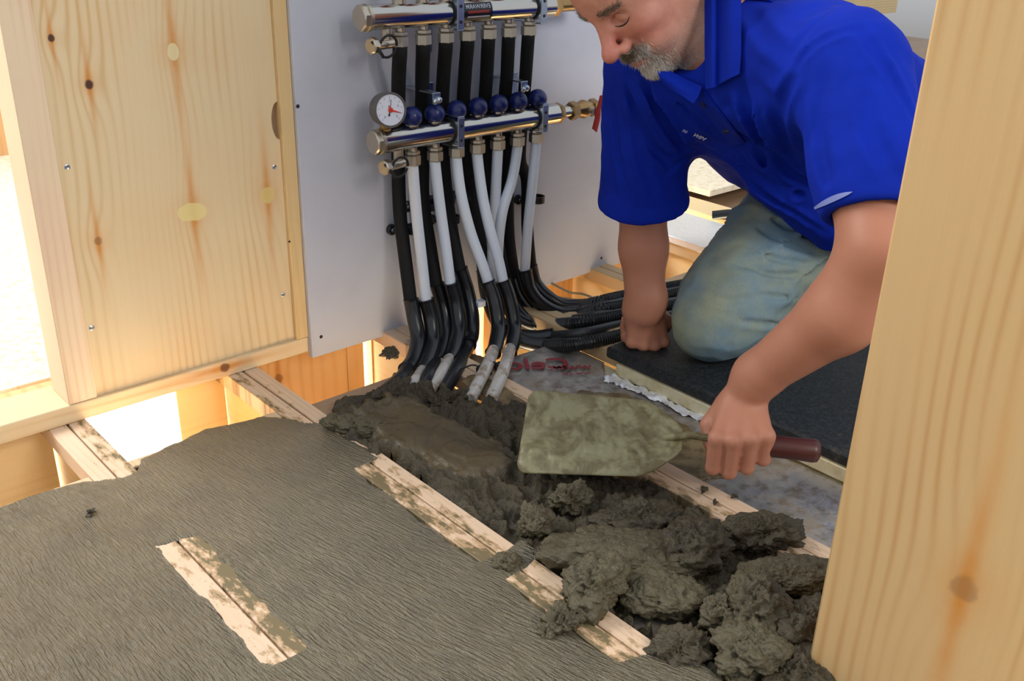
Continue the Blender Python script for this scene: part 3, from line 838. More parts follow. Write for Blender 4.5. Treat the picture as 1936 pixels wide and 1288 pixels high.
def blk(i, rest): # black-covered pipe from upper port i
    x = XU[i]; p0 = [(None,)]
    A_ = (755, 799, 842, 883, 924, 964, 1000)[i]; B_ = (753, 798, 836, 876, 917, 954, 989)[i]; C2 = (753, 799, 838, 880, 920, 960, 983)[i]
    return [('w', (x, MY, ZU - .0500)), ('w', (x, MY + .001, ZU - .064)), (A_ * .45 + B_ * .55, 140, 'y', 1.408), (B_, 205, 'y', 1.426), (C2, 300, 'y', 1.431)] + rest
def path(pts):
    out = []
    for p in pts:
        if p[0] == 'w': out.append(np.array(p[1], float))
        else:
            px, py, k, v = p; out.append(dict(y=ony, z=onz, x=onx)[k](px, py, v))
    return out
def wht(i, rest):
    return [('w', (XL[i], MY, ZL - .042)), ('w', (XL[i], MY, ZL - .060))] + rest
LB = 'black foam pipe, {} of seven on the upper bar, '
LW = 'white pipe, {} of seven on the lower bar, '
pipe(LB.format(ordn[0]) + 'bending front left', blk(0, [(756, 400, 'y', 1.428), (765, 480, 'y', 1.415), (777, 575, 'y', 1.385)]),
     [(777, 565, 'y', 1.385), (783, 600, 'y', 1.375), (790, 640, 'y', 1.355), (782, 678, 'y', 1.325), (768, 700, 'y', 1.300)],
     [(772, 694, 'y', 1.305), (755, 718, 'z', .006), (730, 738, 'z', -.012), (715, 752, 'z', -.020)], m_foam, m_black, ri=RB, ro=.012)
pipe(LW.format(ordn[0]) + 'entering a black bend', wht(0, [(787, 400, 'y', 1.388), (797, 490, 'y', 1.380), (806, 572, 'y', 1.370)]),
     [(806, 566, 'y', 1.370), (815, 605, 'y', 1.360), (818, 645, 'y', 1.34), (808, 680, 'y', 1.310), (796, 706, 'y', 1.285)],
     [(800, 698, 'y', 1.29), (785, 720, 'z', .006), (765, 745, 'z', -.010)], m_white, m_clear)
pipe(LB.format(ordn[1]) + 'bending front left', blk(1, [(800, 380, 'y', 1.430), (812, 460, 'y', 1.42), (826, 545, 'y', 1.395)]),
     [(826, 537, 'y', 1.395), (838, 580, 'y', 1.385), (843, 625, 'y', 1.36), (835, 665, 'y', 1.325), (822, 690, 'y', 1.300)],
     [(828, 682, 'y', 1.31), (810, 710, 'z', .008), (790, 745, 'z', -.012)], m_foam, m_black, ri=RB, ro=.012)
pipe(LW.format(ordn[1]) + 'entering a black bend', wht(1, [(833, 400, 'y', 1.386), (843, 470, 'y', 1.378), (852, 540, 'y', 1.368)]),
     [(852, 534, 'y', 1.368), (862, 575, 'y', 1.36), (867, 620, 'y', 1.340), (858, 660, 'y', 1.31), (846, 684, 'y', 1.285)],
     [(850, 676, 'y', 1.29), (836, 702, 'z', .008), (812, 740, 'z', -.008)], m_white, m_clear)
pipe(LB.format(ordn[2]) + 'bending front left', blk(2, [(846, 380, 'y', 1.428), (855, 440, 'y', 1.415), (870, 515, 'y', 1.39)]),
     [(870, 508, 'y', 1.39), (883, 550, 'y', 1.38), (892, 595, 'y', 1.36), (892, 632, 'y', 1.335), (886, 652, 'y', 1.315)],
     [(888, 642, 'y', 1.325), (880, 668, 'y', 1.30), (862, 702, 'z', .004), (838, 742, 'z', -.012)], m_foam, m_black, ri=RB, ro=.0125)
pipe(LW.format(ordn[2]) + 'grubby below its bend', wht(2, [(872, 370, 'y', 1.382), (890, 440, 'y', 1.372), (912, 500, 'y', 1.355), (924, 538, 'y', 1.345)]),
     [(922, 532, 'y', 1.347), (935, 570, 'y', 1.33), (942, 615, 'y', 1.31), (938, 650, 'y', 1.28), (932, 668, 'y', 1.262)],
     [(934, 660, 'y', 1.27), (921, 692, 'z', .014), (905, 724, 'z', .012), (889, 756, 'z', .004)], m_white, m_clear, ro=.0112)
pipe(LW.format(ordn[3]) + 'shiny below its bend', wht(3, [(912, 370, 'y', 1.380), (925, 430, 'y', 1.366), (942, 490, 'y', 1.350), (952, 536, 'y', 1.338)]),
     [(951, 530, 'y', 1.340), (964, 570, 'y', 1.325), (972, 615, 'y', 1.305), (969, 650, 'y', 1.275), (963, 666, 'y', 1.262)],
     [(965, 658, 'y', 1.268), (955, 692, 'z', .014), (942, 724, 'z', .012), (926, 760, 'z', .004)], m_white, m_clear, ro=.0112)
# pipes turning right under the wall
pipe(LB.format(ordn[3]) + 'bending right', blk(3, [(892, 360, 'y', 1.430), (905, 440, 'y', 1.42), (915, 520, 'y', 1.40)]),
     [(914, 510, 'y', 1.40), (922, 560, 'y', 1.38), (945, 615, 'y', 1.34), (985, 645, 'y', 1.30), (1040, 655, 'y', 1.255)],
     [(1030, 655, 'y', 1.26), (1100, 650, 'z', .006), (1183, 632, 'z', .006), (1300, 605, 'z', .006)], m_foam, 'corr', ri=RB, ro=.0125)
pipe(LW.format(ordn[4]) + 'behind its neighbour', wht(4, [(936, 380, 'y', 1.395), (931, 460, 'y', 1.395), (930, 540, 'y', 1.388), (934, 590, 'y', 1.38)]),
     [(932, 575, 'y', 1.385), (945, 610, 'y', 1.36), (975, 632, 'y', 1.33), (1010, 638, 'y', 1.30), (1046, 634, 'y', 1.275)],
     [(1040, 636, 'y', 1.28), (1100, 630, 'z', .010), (1183, 612, 'z', .010), (1300, 590, 'z', .010)], m_white, m_greyrun)
pipe(LB.format(ordn[4]) + 'bending right', blk(4, [(925, 360, 'y', 1.432), (940, 450, 'y', 1.425), (955, 530, 'y', 1.41)]),
     [(953, 520, 'y', 1.41), (965, 565, 'y', 1.39), (988, 600, 'y', 1.36), (1020, 615, 'y', 1.33), (1052, 613, 'y', 1.305)],
     [(1044, 615, 'y', 1.31), (1100, 610, 'z', .018), (1183, 597, 'z', .018), (1300, 575, 'z', .018)], m_foam, 'corr', ri=RB, ro=.0125)
pipe(LW.format(ordn[5]) + 'slanting left', wht(5, [(968, 340, 'y', 1.385), (950, 400, 'y', 1.38), (942, 470, 'y', 1.382), (944, 540, 'y', 1.385), (956, 575, 'y', 1.38)]),
     [(952, 562, 'y', 1.385), (968, 592, 'y', 1.37), (1000, 612, 'y', 1.345), (1040, 612, 'y', 1.325), (1086, 604, 'y', 1.302)],
     [(1076, 606, 'y', 1.31), (1120, 598, 'z', .020), (1183, 588, 'z', .020), (1300, 566, 'z', .02)], m_white, m_greyrun)
pipe(LB.format(ordn[5]) + 'bending right', blk(5, [(960, 360, 'y', 1.432), (962, 450, 'y', 1.43), (974, 535, 'y', 1.42)]),
     [(973, 527, 'y', 1.42), (985, 560, 'y', 1.40), (1010, 588, 'y', 1.375), (1045, 600, 'y', 1.35), (1098, 594, 'y', 1.325)],
     [(1088, 596, 'y', 1.33), (1130, 586, 'z', .026), (1183, 578, 'z', .026), (1300, 552, 'z', .026)], m_foam, 'corr', ri=RB, ro=.0125)
pipe(LW.format(ordn[6]) + 'bending right', wht(6, [(1006, 350, 'y', 1.385), (998, 430, 'y', 1.385), (992, 517, 'y', 1.385)]),
     [(992, 510, 'y', 1.385), (1000, 545, 'y', 1.375), (1022, 574, 'y', 1.355), (1058, 592, 'y', 1.33), (1102, 590, 'y', 1.305)],
     [(1092, 592, 'y', 1.31), (1130, 580, 'z', .030), (1183, 570, 'z', .030), (1300, 545, 'z', .030)], m_white, m_greyrun)
pipe(LB.format(ordn[6]) + 'nearest the wall', blk(6, [(996, 340, 'y', 1.432), (997, 430, 'y', 1.43), (1004, 510, 'y', 1.42)]),
     [(1003, 503, 'y', 1.42), (1012, 535, 'y', 1.41), (1034, 560, 'y', 1.385), (1064, 577, 'y', 1.36), (1106, 578, 'y', 1.330)],
     [(1098, 580, 'y', 1.335), (1130, 572, 'z', .034), (1183, 560, 'z', .034), (1300, 538, 'z', .034)], m_foam, 'corr', ri=RB, ro=.0125)
for a_, b__, lab in (((1046, 616), (1062, 615), 'pale collar on the thicker black conduit, upper of two'), ((1036, 656), (1050, 656), 'pale collar on the lowest black conduit')):
    b = MB(); b.cyl(ony(a_[0], a_[1], 1.300 if a_[1] < 630 else 1.258), ony(b__[0], b__[1], 1.295 if a_[1] < 630 else 1.252), .0150, 20); tag(b.build('pipe_collar', m_white), lab, 'collar')
# cable ties
for c, ax, lab in (((915, 702), (905, 722), 'black cable tie round the grubby pipe, its tail pointing left'), ((950, 696), (942, 716), 'black cable tie round the clear shiny pipe')):
    p = onz(*c, z=.006); dv = Vector(onz(*ax, z=-.002) - p).normalized(); b = MB()
    u = dv.orthogonal().normalized(); w = dv.cross(u)
    b.tube([Vector(p) + (u * math.cos(t) + w * math.sin(t)) * .0135 for t in np.linspace(0, 2 * math.pi, 26)], .0018, 6)
    e = onz(c[0] - 44, c[1] - 4, z=.010); b.tube(spline([p + [-.008, 0, .010], (p + e) / 2 + [0, 0, .010], e]), .0016, 6)
    b.box(p[0] - .014, p[0] - .006, p[1] - .004, p[1] + .004, p[2] + .006, p[2] + .013, .001)
    tag(b.build('cable_tie', m_rub), lab, 'cable tie')
# wall clips
for (px, py, lab) in ((742, 435, 'black pipe clip furthest left, screwed to the plasterboard'), (772, 391, 'black pipe clip between the first two pipes, upper'),
                      (817, 416, 'black pipe clip between the second pair of pipes, lower'), (854, 370, 'black pipe clip beside the third white pipe'),
                      (893, 400, 'black pipe clip in the middle of the bundle'), (808, 378, 'black pipe clip by the second black pipe, upper'),
                      (982, 378, 'black pipe clip right of the bundle')):
    q = ony(px, py, 1.452); b = MB()
    b.ring((q[0], 1.4578, q[2]), (0, -1, 0), (0, 0, 1), [(0, .0105), (.006, .0105), (.008, .008)], 20)
    b.box(q[0], q[0] + .03, 1.446, 1.4578, q[2] - .006, q[2] + .006, .002)
    cl = b.build('pipe_clip', m_black, angle=40)
    s = MB(); s.ring((q[0], 1.4497, q[2]), (0, -1, 0), (0, 0, 1), [(0, .0035), (.001, .003)], 12); s.build('clip_screw', m_screw, cl)
    c = MB(); c.ring((q[0] + .034, 1.434, q[2] - .007), (0, 0, 1), (1, 0, 0), [(0, .0128), (0, .0155), (.014, .0155), (.014, .0128)], 20, cap=False); c.build('clip_collar', m_black, cl)
    tag(cl, lab, 'pipe clip')
# foam scrap behind bends
q = ony(907, 573, 1.36); b = MB(); b.box(q[0] - .011, q[0] + .008, 1.35, 1.364, q[2] - .006, q[2] + .007, .0015); tag(b.build('tape_tab', m_white), 'small white tape tab between the bends', 'tape')

# foreground post
b = MB(); b.box(.827, 1.02, .12, .402, .0015, 1.25, .003)
tag(b.build('door_post', m_post), 'broad planed pine post with a round knot standing in the foreground at the right', 'timber')
# ================================================================== wet mortar heap and clods
hp_px = [(628, 768), (655, 750), (700, 733), (745, 730), (800, 743), (860, 750), (905, 757), (950, 762), (985, 772), (1018, 792), (1112, 850), (1192, 896),
         (1285, 936), (1308, 952), (1348, 984), (1380, 993), (1440, 976), (1500, 1028), (1560, 1058), (1660, 1100), (1700, 1420), (1160, 1420), (1215, 1290), (1257, 1217),
         (1150, 1148), (1035, 1072), (985, 1048), (978, 1030), (860, 945), (742, 864), (705, 866), (700, 862), (664, 836), (622, 800)]
heap_poly = [tuple(map(float, onz(*p)[:2])) for p in hp_px]
hA, hB = onz(735, 800)[:2], onz(900, 870)[:2]
def zheap(x, y, d):
    P = np.c_[x, y, 0 * x]
    q = np.c_[x, y]; e = hB - hA; t = np.clip(((q - hA) @ e) / (e @ e), 0, 1); ds = np.hypot(*(q - hA - t[:, None] * e).T)
    sm = 1 - sstep(.035, .075, ds + fbm(P, 25, 2) * .012)
    low = sstep(.92, .70, y)                       # nearer the camera the mortar is thrown in loose clods
    r = 1 - np.abs(fbm(P, 30, 4, .55)); r2 = 1 - np.abs(fbm(P, 95, 3, .6, off=9.))
    z = .004 + fbm(P, 7, 3, off=3.1) * .010 + (r - .6) * .020 * (1 - sm) + (r2 - .5) * .006 * (1 - sm * .95)
    z += sm * (.010 + .006 * np.floor(2.5 * (fbm(P, 11, 2, off=5.) + .6)) / 2.5)
    z -= low * .012
    z += .012 * np.exp(-(((y - 1.19) / .03) ** 2)) * (.5 + r)
    return z
hz = heightfield('mortar_heap', heap_poly, [[tuple(map(float, onz(*p)[:2])) for p in ((1192, 1128), (1250, 1120), (1300, 1150), (1300, 1190), (1262, 1192), (1215, 1168))]],
                 .0028, zheap, m_mud, wob=.012, wsc=38, edge=.014, drop=.034)
V0 = np.array([v.co[:] for v in hz.data.vertices]) + np.array(hz.location)
fc = np.array([V0[list(p.vertices)].mean(0) for p in hz.data.polygons]); e_ = hB - hA
t_ = np.clip(((fc[:, :2] - hA) @ e_) / (e_ @ e_), 0, 1); ds_ = np.hypot(*(fc[:, :2] - hA - t_[:, None] * e_).T)
hz.data.materials.append(m_mud_smooth); hz.data.polygons.foreach_set('material_index', (ds_ + fbm(fc, 25, 2) * .012 < .055).astype(np.int32)); hz.data.update()
tag(hz, 'heap of wet grey-brown mortar filling the bay between the joists', 'mortar', kind='stuff')

def clod(px, py, rad, yaw, z, label, seed, rough=1.0, mat=None, n=96, flat=1.0):
    c = onz(px, py, z=z); m = n * 2 // 3
    th = np.linspace(0, math.pi, m + 1); ph = np.linspace(0, 2 * math.pi, n, endpoint=False)
    T, Ph = np.meshgrid(th, ph, indexing='ij')
    D_ = np.stack([np.sin(T) * np.cos(Ph), np.sin(T) * np.sin(Ph), np.cos(T)], -1).reshape(-1, 3)
    R_ = np.array(rad); sd = seed * 7.7
    big = fbm(D_, 1.3, 2, off=sd) * .26 * rough + fbm(D_, 3.2, 2, off=sd + 3) * .10 * rough
    Pm = D_ * R_
    fine = fbm(Pm, 75, 3, .6, off=sd) * .0022 * rough + fbm(Pm, 240, 3, .7, off=sd) * .0024 * rough + np.maximum(fbm(Pm, 130, 2, .5, off=sd + 5) - .25, 0) * -.007
    Vv = Pm * (1 + big)[:, None] + D_ * fine[:, None]
    Vv[:, 2] = np.where(Vv[:, 2] > 0, Vv[:, 2] * flat, Vv[:, 2])
    cy, sy = math.cos(yaw), math.sin(yaw)
    Vv = Vv @ np.array([[cy, sy, 0], [-sy, cy, 0], [0, 0, 1]]) + c
    I = np.arange((m + 1) * n).reshape(m + 1, n)
    F_ = np.stack([I[:-1], I[1:], np.roll(I[1:], -1, 1), np.roll(I[:-1], -1, 1)], -1).reshape(-1, 4)
    o = mesh_obj('mortar_clod', Vv, F_.astype(np.int32), mat or m_mud, None, True, None, None)
    return tag(o, label, 'mortar', 'clods of wet mortar')
clod(1165, 1045, (.105, .046, .030), -.75, .012, 'long pale curved slab of mortar below the trowel', 1, .75, m_mud_light, 150, .8)
clod(1255, 1120, (.050, .036, .026), -.9, .012, 'lower right lobe of the long pale mortar slab', 21, .8, m_mud_light, 110, .8)
clod(1125, 1110, (.040, .034, .036), .3, .022, 'rounded crumbly clod sitting on the second strip in front of the long slab', 2, 1.0, m_mud_light)
clod(1068, 1172, (.022, .019, .013), .2, .006, 'small clod dropped on the middle of the second strip', 3, 1.1, m_mud_light)
clod(1032, 1195, (.012, .008, .006), .8, .002, 'tiny crumb on the screed edge below the small clod', 4, 1.2, m_mud_light, 50)
clod(958, 1062, (.019, .016, .007), .1, .003, 'round pimple of mortar in the gap between the two right-hand strips', 5, .7, m_mud_light, 70)
clod(1010, 990, (.024, .020, .018), .6, .010, 'small pale clod beside the end of the upper strip', 6, 1.1, m_mud_light)
clod(1078, 945, (.030, .024, .020), -.3, .014, 'pale crumbly clod at the trowel tip', 7, 1.2, m_mud_light)
clod(1300, 1045, (.060, .045, .034), -.4, .010, 'large dark rough clod right of the long slab', 8, 1.2, m_mud)
clod(1450, 1010, (.050, .026, .022), -.7, .010, 'dark ridge of mortar against the foil', 9, 1.2, m_mud)
clod(1490, 1085, (.062, .036, .022), -.6, .014, 'flat pale slab of mortar next to the foreground post', 10, .7, m_mud_light, 120, .8)
clod(1430, 1150, (.044, .038, .036), .4, .020, 'tall pitted clod in the middle of the near heap', 11, 1.15, m_mud_light)
clod(1362, 1165, (.028, .024, .022), 1.1, .012, 'smaller clod leaning on the left of the tall pitted one', 12, 1.1, m_mud_light)
clod(1420, 1232, (.050, .038, .030), -.2, .012, 'broad lumpy clod nearest the bottom edge of the heap', 13, 1.15, m_mud_light)
clod(1515, 1200, (.040, .040, .030), .2, .006, 'clod tucked against the foot of the post', 14, 1.2, m_mud)
clod(1290, 1225, (.036, .026, .018), -.5, .004, 'low clod beside the lower end of the second strip', 15, 1.0, m_mud)
clod(1215, 985, (.060, .030, .020), -.7, .006, 'dark crumbly ridge directly under the trowel', 16, 1.3, m_mud)
clod(676, 806, (.060, .020, .018), -1.05, .010, 'long olive roll of mortar at the upper left of the heap', 17, .6, m_mud_light, 120)
clod(735, 748, (.050, .018, .014), .25, .010, 'folded lip of mortar in front of the black pipe tails', 18, 1.2, m_mud)
clod(840, 758, (.046, .014, .012), -.1, .008, 'thin lip of mortar where the clear pipes end', 19, 1.2, m_mud)
clod(1510, 1270, (.040, .036, .022), .9, .004, 'dark clod at the bottom edge beside the post', 20, 1.2, m_mud)
for i, (px, py, r) in enumerate(((755, 720, .016), (738, 668, .018), (1012, 772, .014), (980, 788, .010), (1390, 940, .004), (1330, 925, .004), (1352, 950, .0035), (560, 712, .0), (172, 968, .007), (470, 990, .0))):
    if r: clod(px, py, (r, r * .8, r * .5), i * .9, .004 if i != 1 else .012, ['crumb of mortar among the bent pipe tails', 'mortar splash on the joist left of the pipes', 'brown smear clod at the top end of the third joist', 'smaller brown smear clod on the third joist',
         'speck of mortar highest on the strip beside the hand', 'speck of mortar lowest on the strip beside the hand', 'middle speck of mortar on the strip beside the hand', '', 'small dark pebble of mortar alone on the smooth screed at left', ''][i], 30 + i, 1.1, m_mud, 50)
# slurry smeared over the foil and over the upper end of the third joist
m_slurry = Mat('brown_slurry', '7c6a4c', .3)
m_slurry.base(m_slurry.mix('84714f', '5c4a30', m_slurry.noise(40, 5, .65).ss(.35, .65))); m_slurry.bump(m_slurry.noise(90, 4, .6), .3, .002); m_slurry = m_slurry.m
def slurry(px, z, lab, wob, th=.0016, drop=.003):
    pg = [tuple(map(float, onz(*p, z=z)[:2])) for p in px]
    o = heightfield('slurry_smear', pg, [], .003, lambda x, y, d: z + th + fbm(np.c_[x, y, 0 * x], 30, 3) * .0007, m_slurry, wob=wob, wsc=26, edge=.008, drop=drop)
    return tag(o, lab, 'mortar', 'smears of slurry')
slurry([(868, 720), (905, 700), (1010, 770), (1150, 850), (1110, 868), (1000, 812), (960, 782)], .0005, 'slurry smeared along the top of the third joist', .010)
slurry([(1050, 740), (1180, 745), (1330, 830), (1380, 900), (1290, 905), (1120, 820)], -.022, 'brown slurry film over the foil beside the trowel', .016, .002, .003)
slurry([(860, 690), (900, 668), (960, 700), (985, 740), (930, 760)], -.022, 'slurry on the foil around the clear pipe ends', .012, .002, .003)

# ================================================================== trowel
m_blade = Mat('mortar_smeared_steel', '6f6a52', .38, .0)
dm = m_blade.noise(24, 5, .6, .6).ss(.40, .62)
m_blade.base(m_blade.mix('85805f', '625838', dm)); m_blade.bump(m_blade.noise(60, 5, .65, .8), .45, .003); m_blade = m_blade.m
m_smear = mortar('olive_mortar_film', '77704f', '635b3e', .5, .4)
m_handle = Mat('dark_red_handle', '4a201c', .4).m
ta = np.array([.637, -.771, 0.0]); tp = np.array([.771, .637, 0.0]); bc = np.array([.948, .832, .026])
tr = thing('trowel', tuple(bc), 'mortar-covered steel bucket trowel held over the heap in the near hand', 'trowel')
tilt = Vector((0, 0, 1)) 
out = [(-.120, -.050), (-.116, -.060), (-.104, -.066), (.060, -.060), (.100, -.046), (.112, -.020), (.112, .020), (.100, .046), (.060, .060), (-.104, .066), (-.116, .060), (-.120, .050)]
def tpos(u, v, w): return bc + ta * u + tp * v + np.array([0, 0, w])
def tw(u, v): return .034 + .010 * ((u + .12) / .24) + v * .50 - .02 * ((u + .12) / .24) * (v / .13)
gn_ = 26; vs = []; 
us = np.linspace(-.120, .112, 90); _rng = np.random.default_rng(3); rows = []
for sgn in (1, -1):
    for u in us:
        hw = .066 if u < .05 else .066 - ((u - .05) / .062) ** 1.6 * .046
        if u < -.108: hw = .066 - ((-.108 - u) / .012) ** 2 * .012
        for k in range(51):
            v = hw * (k / 25 - 1); ed = (1 - abs(k / 25 - 1) ** 8) * min(1, (u + .1205) / .006); th_ = .0009
            if sgn > 0: th_ += max(0, .0022 + .0035 * float(fbm([[u, v, .3]], 26, 4)[0]) + .0012 * float(fbm([[u, v, 1.3]], 150, 3)[0])) * max(0, ed)
            P_ = tpos(u, v, tw(u, v) + th_ * sgn); vs.append(P_)
fs = []
for s_ in (0, 1):
    o_ = s_ * 90 * 51
    for i in range(89):
        for k in range(50):
            a = o_ + i * 51 + k; q = (a, a + 1, a + 52, a + 51); fs.append(q if s_ else q[::-1])
o_ = 90 * 51
bd = [i * 51 for i in range(90)] + [89 * 51 + k for k in range(1, 51)] + [i * 51 + 50 for i in range(88, -1, -1)] + [k for k in range(49, 0, -1)]
for a, b_i in zip(bd, bd[1:] + bd[:1]): fs.append((a, b_i, b_i + o_, a + o_))
mb = MB(); mb.add(vs, fs); mb.build('blade', m_blade, tr, angle=60)
mb = MB(); mb.tube(spline([tpos(.085, 0, tw(.085, 0) + .001), tpos(.112, 0, .050), tpos(.122, 0, .052), tpos(.156, 0, .050)]), .0055, 12); mb.build('neck', m_blade, tr, angle=0)
mb = MB(); H0, H1 = Vector(tpos(.150, 0, .049)), Vector(tpos(.304, 0, .046))
mb.ring(H0, H1 - H0, (0, 0, 1), [(0, .0125), (.004, .0150), (.03, .0150), (.07, .0165), (.12, .0160), (.145, .0172), (.152, .0160), (.155, .011)], 24)
mb.build('handle', m_handle, tr, angle=50)
# mortar lying on the blade
def bz(px, rad, yaw, sd, lab):
    c = tpos(*px); n = 70; m = 44
    th = np.linspace(0, math.pi, m + 1); ph = np.linspace(0, 2 * math.pi, n, endpoint=False); T, Ph = np.meshgrid(th, ph, indexing='ij')
    D_ = np.stack([np.sin(T) * np.cos(Ph), np.sin(T) * np.sin(Ph), np.cos(T)], -1).reshape(-1, 3)
    r_ = 1 + fbm(D_, 1.6, 3, off=sd) * .12; Pm = D_ * np.array(rad) * r_[:, None] + D_ * (fbm(D_, 14, 3, off=sd) * .0014)[:, None]
    Pm[:, 2] = np.clip(Pm[:, 2], -.003, 1) + Pm[:, 1] * .5; Pm = np.c_[Pm[:, 0, None] * ta + Pm[:, 1, None] * tp] + np.outer(Pm[:, 2], [0, 0, 1]) + c
    I = np.arange((m + 1) * n).reshape(m + 1, n); F_ = np.stack([I[:-1], I[1:], np.roll(I[1:], -1, 1), np.roll(I[:-1], -1, 1)], -1).reshape(-1, 4)
    tag(mesh_obj('mortar_smear', Pm, F_.astype(np.int32), m_smear, None, True, None, None), lab, 'mortar', 'mortar on the trowel blade')
#bz((-.01, .0, .041), (.118, .068, .0042), 0, 3.3, 'film of wet mortar spread over the trowel blade')
# ================================================================== implicit surfaces
def smin(a, b, k):
    if k <= 0: return np.minimum(a, b)
    h = np.clip(.5 + .5 * (b - a) / k, 0, 1); return b + (a - b) * h - k * h * (1 - h)
def smax(a, b, k): return -smin(-a, -b, k)
def cap(a, b, r0, r1=None):
    a = np.array(a, float); b = np.array(b, float); r1 = r0 if r1 is None else r1; e = b - a; ee = max(e @ e, 1e-12)
    def f(P):
        w = P - a; t = np.clip((w @ e) / ee, 0, 1)
        return np.sqrt(((w - t[:, None] * e) ** 2).sum(1)) - (r0 + (r1 - r0) * t)
    f.bb = (np.minimum(a, b) - max(r0, r1), np.maximum(a, b) + max(r0, r1)); return f
def ell(c, r, Rm=None):
    c = np.array(c, float); r = np.array(r, float); Rm = np.eye(3) if Rm is None else np.array(Rm)
    def f(P):
        q = (P - c) @ Rm; k0 = np.sqrt(((q / r) ** 2).sum(1)); k1 = np.sqrt(((q / r ** 2) ** 2).sum(1)) + 1e-9
        return k0 * (k0 - 1) / k1
    m = r.max(); f.bb = (c - m, c + m); return f
def surface_nets(f, lo, hi, h, N=14, margin=1.9):
    lo = np.array(lo, float); hi = np.array(hi, float)
    nb = np.ceil((hi - lo) / (h * N)).astype(int)
    B = np.stack(np.meshgrid(*[np.arange(k) for k in nb], indexing='ij'), -1).reshape(-1, 3)
    cen = lo + (B + .5) * N * h
    d = f(cen); B = B[np.abs(d) < N * h * .87 * margin]
    G = np.stack(np.meshgrid(*[np.arange(N + 1)] * 3, indexing='ij'), -1).reshape(-1, 3)
    S = (nb * N + 2).astype(np.int64)
    keyf = lambda c: (c[:, 0] * S[1] + c[:, 1]) * S[2] + c[:, 2]
    vk, vp, qs = [], [], []
    M = N + 1
    for s in range(0, len(B), 40):
        Bs = B[s:s + 40]
        gi = (Bs[:, None, :] * N + G[None]).reshape(-1, 3)
        v = f(lo + gi * h).reshape(len(Bs), M, M, M)
        sg = v < 0
        c = [v[:, dx:N + dx, dy:N + dy, dz:N + dz] for dx in (0, 1) for dy in (0, 1) for dz in (0, 1)]
        cs = sum((x < 0).astype(np.int8) for x in c)
        act = (cs > 0) & (cs < 8)
        ia = np.argwhere(act)
        if len(ia) == 0: continue
        cv = np.stack([x[act] for x in c], 1)
        off = np.array([(dx, dy, dz) for dx in (0, 1) for dy in (0, 1) for dz in (0, 1)], float)
        acc = np.zeros((len(ia), 3)); cnt = np.zeros(len(ia))
        for i in range(8):
            for j in range(i + 1, 8):
                if np.abs(off[i] - off[j]).sum() != 1: continue
                a, b = cv[:, i], cv[:, j]; m = (a < 0) != (b < 0)
                t = np.where(m, a / np.where(m, a - b, 1), 0)
                acc += m[:, None] * (off[i] + t[:, None] * (off[j] - off[i])); cnt += m
        p = acc / cnt[:, None]
        cell = Bs[ia[:, 0]] * N + ia[:, 1:]
        vk.append(keyf(cell.astype(np.int64))); vp.append(lo + (cell + p) * h)
        for ax in range(3):
            sl0 = [slice(None)] + [slice(0, N)] * 3; sl1 = list(sl0); sl1[ax + 1] = slice(1, N + 1)
            a, b = sg[tuple(sl0)], sg[tuple(sl1)]
            e = np.argwhere(a != b)
            if len(e) == 0: continue
            flip = a[tuple(e.T)]
            g = (Bs[e[:, 0]] * N + e[:, 1:]).astype(np.int64)
            o1, o2 = [(1, 2), (2, 0), (0, 1)][ax]
            u = np.zeros(3, np.int64); u[o1] = 1; w = np.zeros(3, np.int64); w[o2] = 1
            q = np.stack([keyf(g - u - w), keyf(g - w), keyf(g), keyf(g - u)], 1)
            q[~flip] = q[~flip][:, ::-1]; qs.append(q)
    vk = np.concatenate(vk); vp = np.concatenate(vp); qs = np.concatenate(qs)
    o = np.argsort(vk); vk, vp = vk[o], vp[o]
    i = np.searchsorted(vk, qs); i = np.clip(i, 0, len(vk) - 1); ok = (vk[i] == qs).all(1); i = i[ok]
    u, inv = np.unique(i, return_inverse=True)
    return vp[u], inv.reshape(i.shape).astype(np.int32)
class Group:
    """smooth union of primitives, evaluated only near its bounds"""
    def __init__(s, k=.02): s.p = []; s.k = k
    def add(s, f, k=None, sub=False): s.p.append((f, s.k if k is None else k, sub)); return s
    def bounds(s):
        L = np.min([f.bb[0] for f, _, sb in s.p if not sb], 0); H = np.max([f.bb[1] for f, _, sb in s.p if not sb], 0); return L, H
    def __call__(s, P, pad=.06):
        L, H = s.bounds(); q = np.maximum(np.maximum(L - P, P - H), 0); db = np.sqrt((q ** 2).sum(1))
        out = db + pad * .8; m = db < pad
        if m.any():
            Q = P[m]; d = None
            for f, k, sub in s.p:
                v = f(Q)
                if d is None: d = v
                elif sub: d = smax(d, -v, k)
                else: d = smin(d, v, k)
            out[m] = d
        return out
def relax(V, F, it=1, lam=.5):
    """light Laplacian smoothing"""
    n = len(V); e = np.concatenate([F[:, [0, 1]], F[:, [1, 2]], F[:, [2, 3]], F[:, [3, 0]]]); e = np.concatenate([e, e[:, ::-1]])
    cnt = np.bincount(e[:, 0], minlength=n)[:, None]
    for _ in range(it):
        s = np.stack([np.bincount(e[:, 0], V[e[:, 1], k], minlength=n) for k in range(3)], 1)
        V = V + lam * (s / np.maximum(cnt, 1) - V)
    return V
def vnormals(V, F):
    n = np.cross(V[F[:, 2]] - V[F[:, 0]], V[F[:, 3]] - V[F[:, 1]]); N_ = np.zeros_like(V)
    for k in range(4):
        for j in range(3): N_[:, j] += np.bincount(F[:, k], n[:, j], minlength=len(V))
    return N_ / (np.linalg.norm(N_, axis=1)[:, None] + 1e-12)

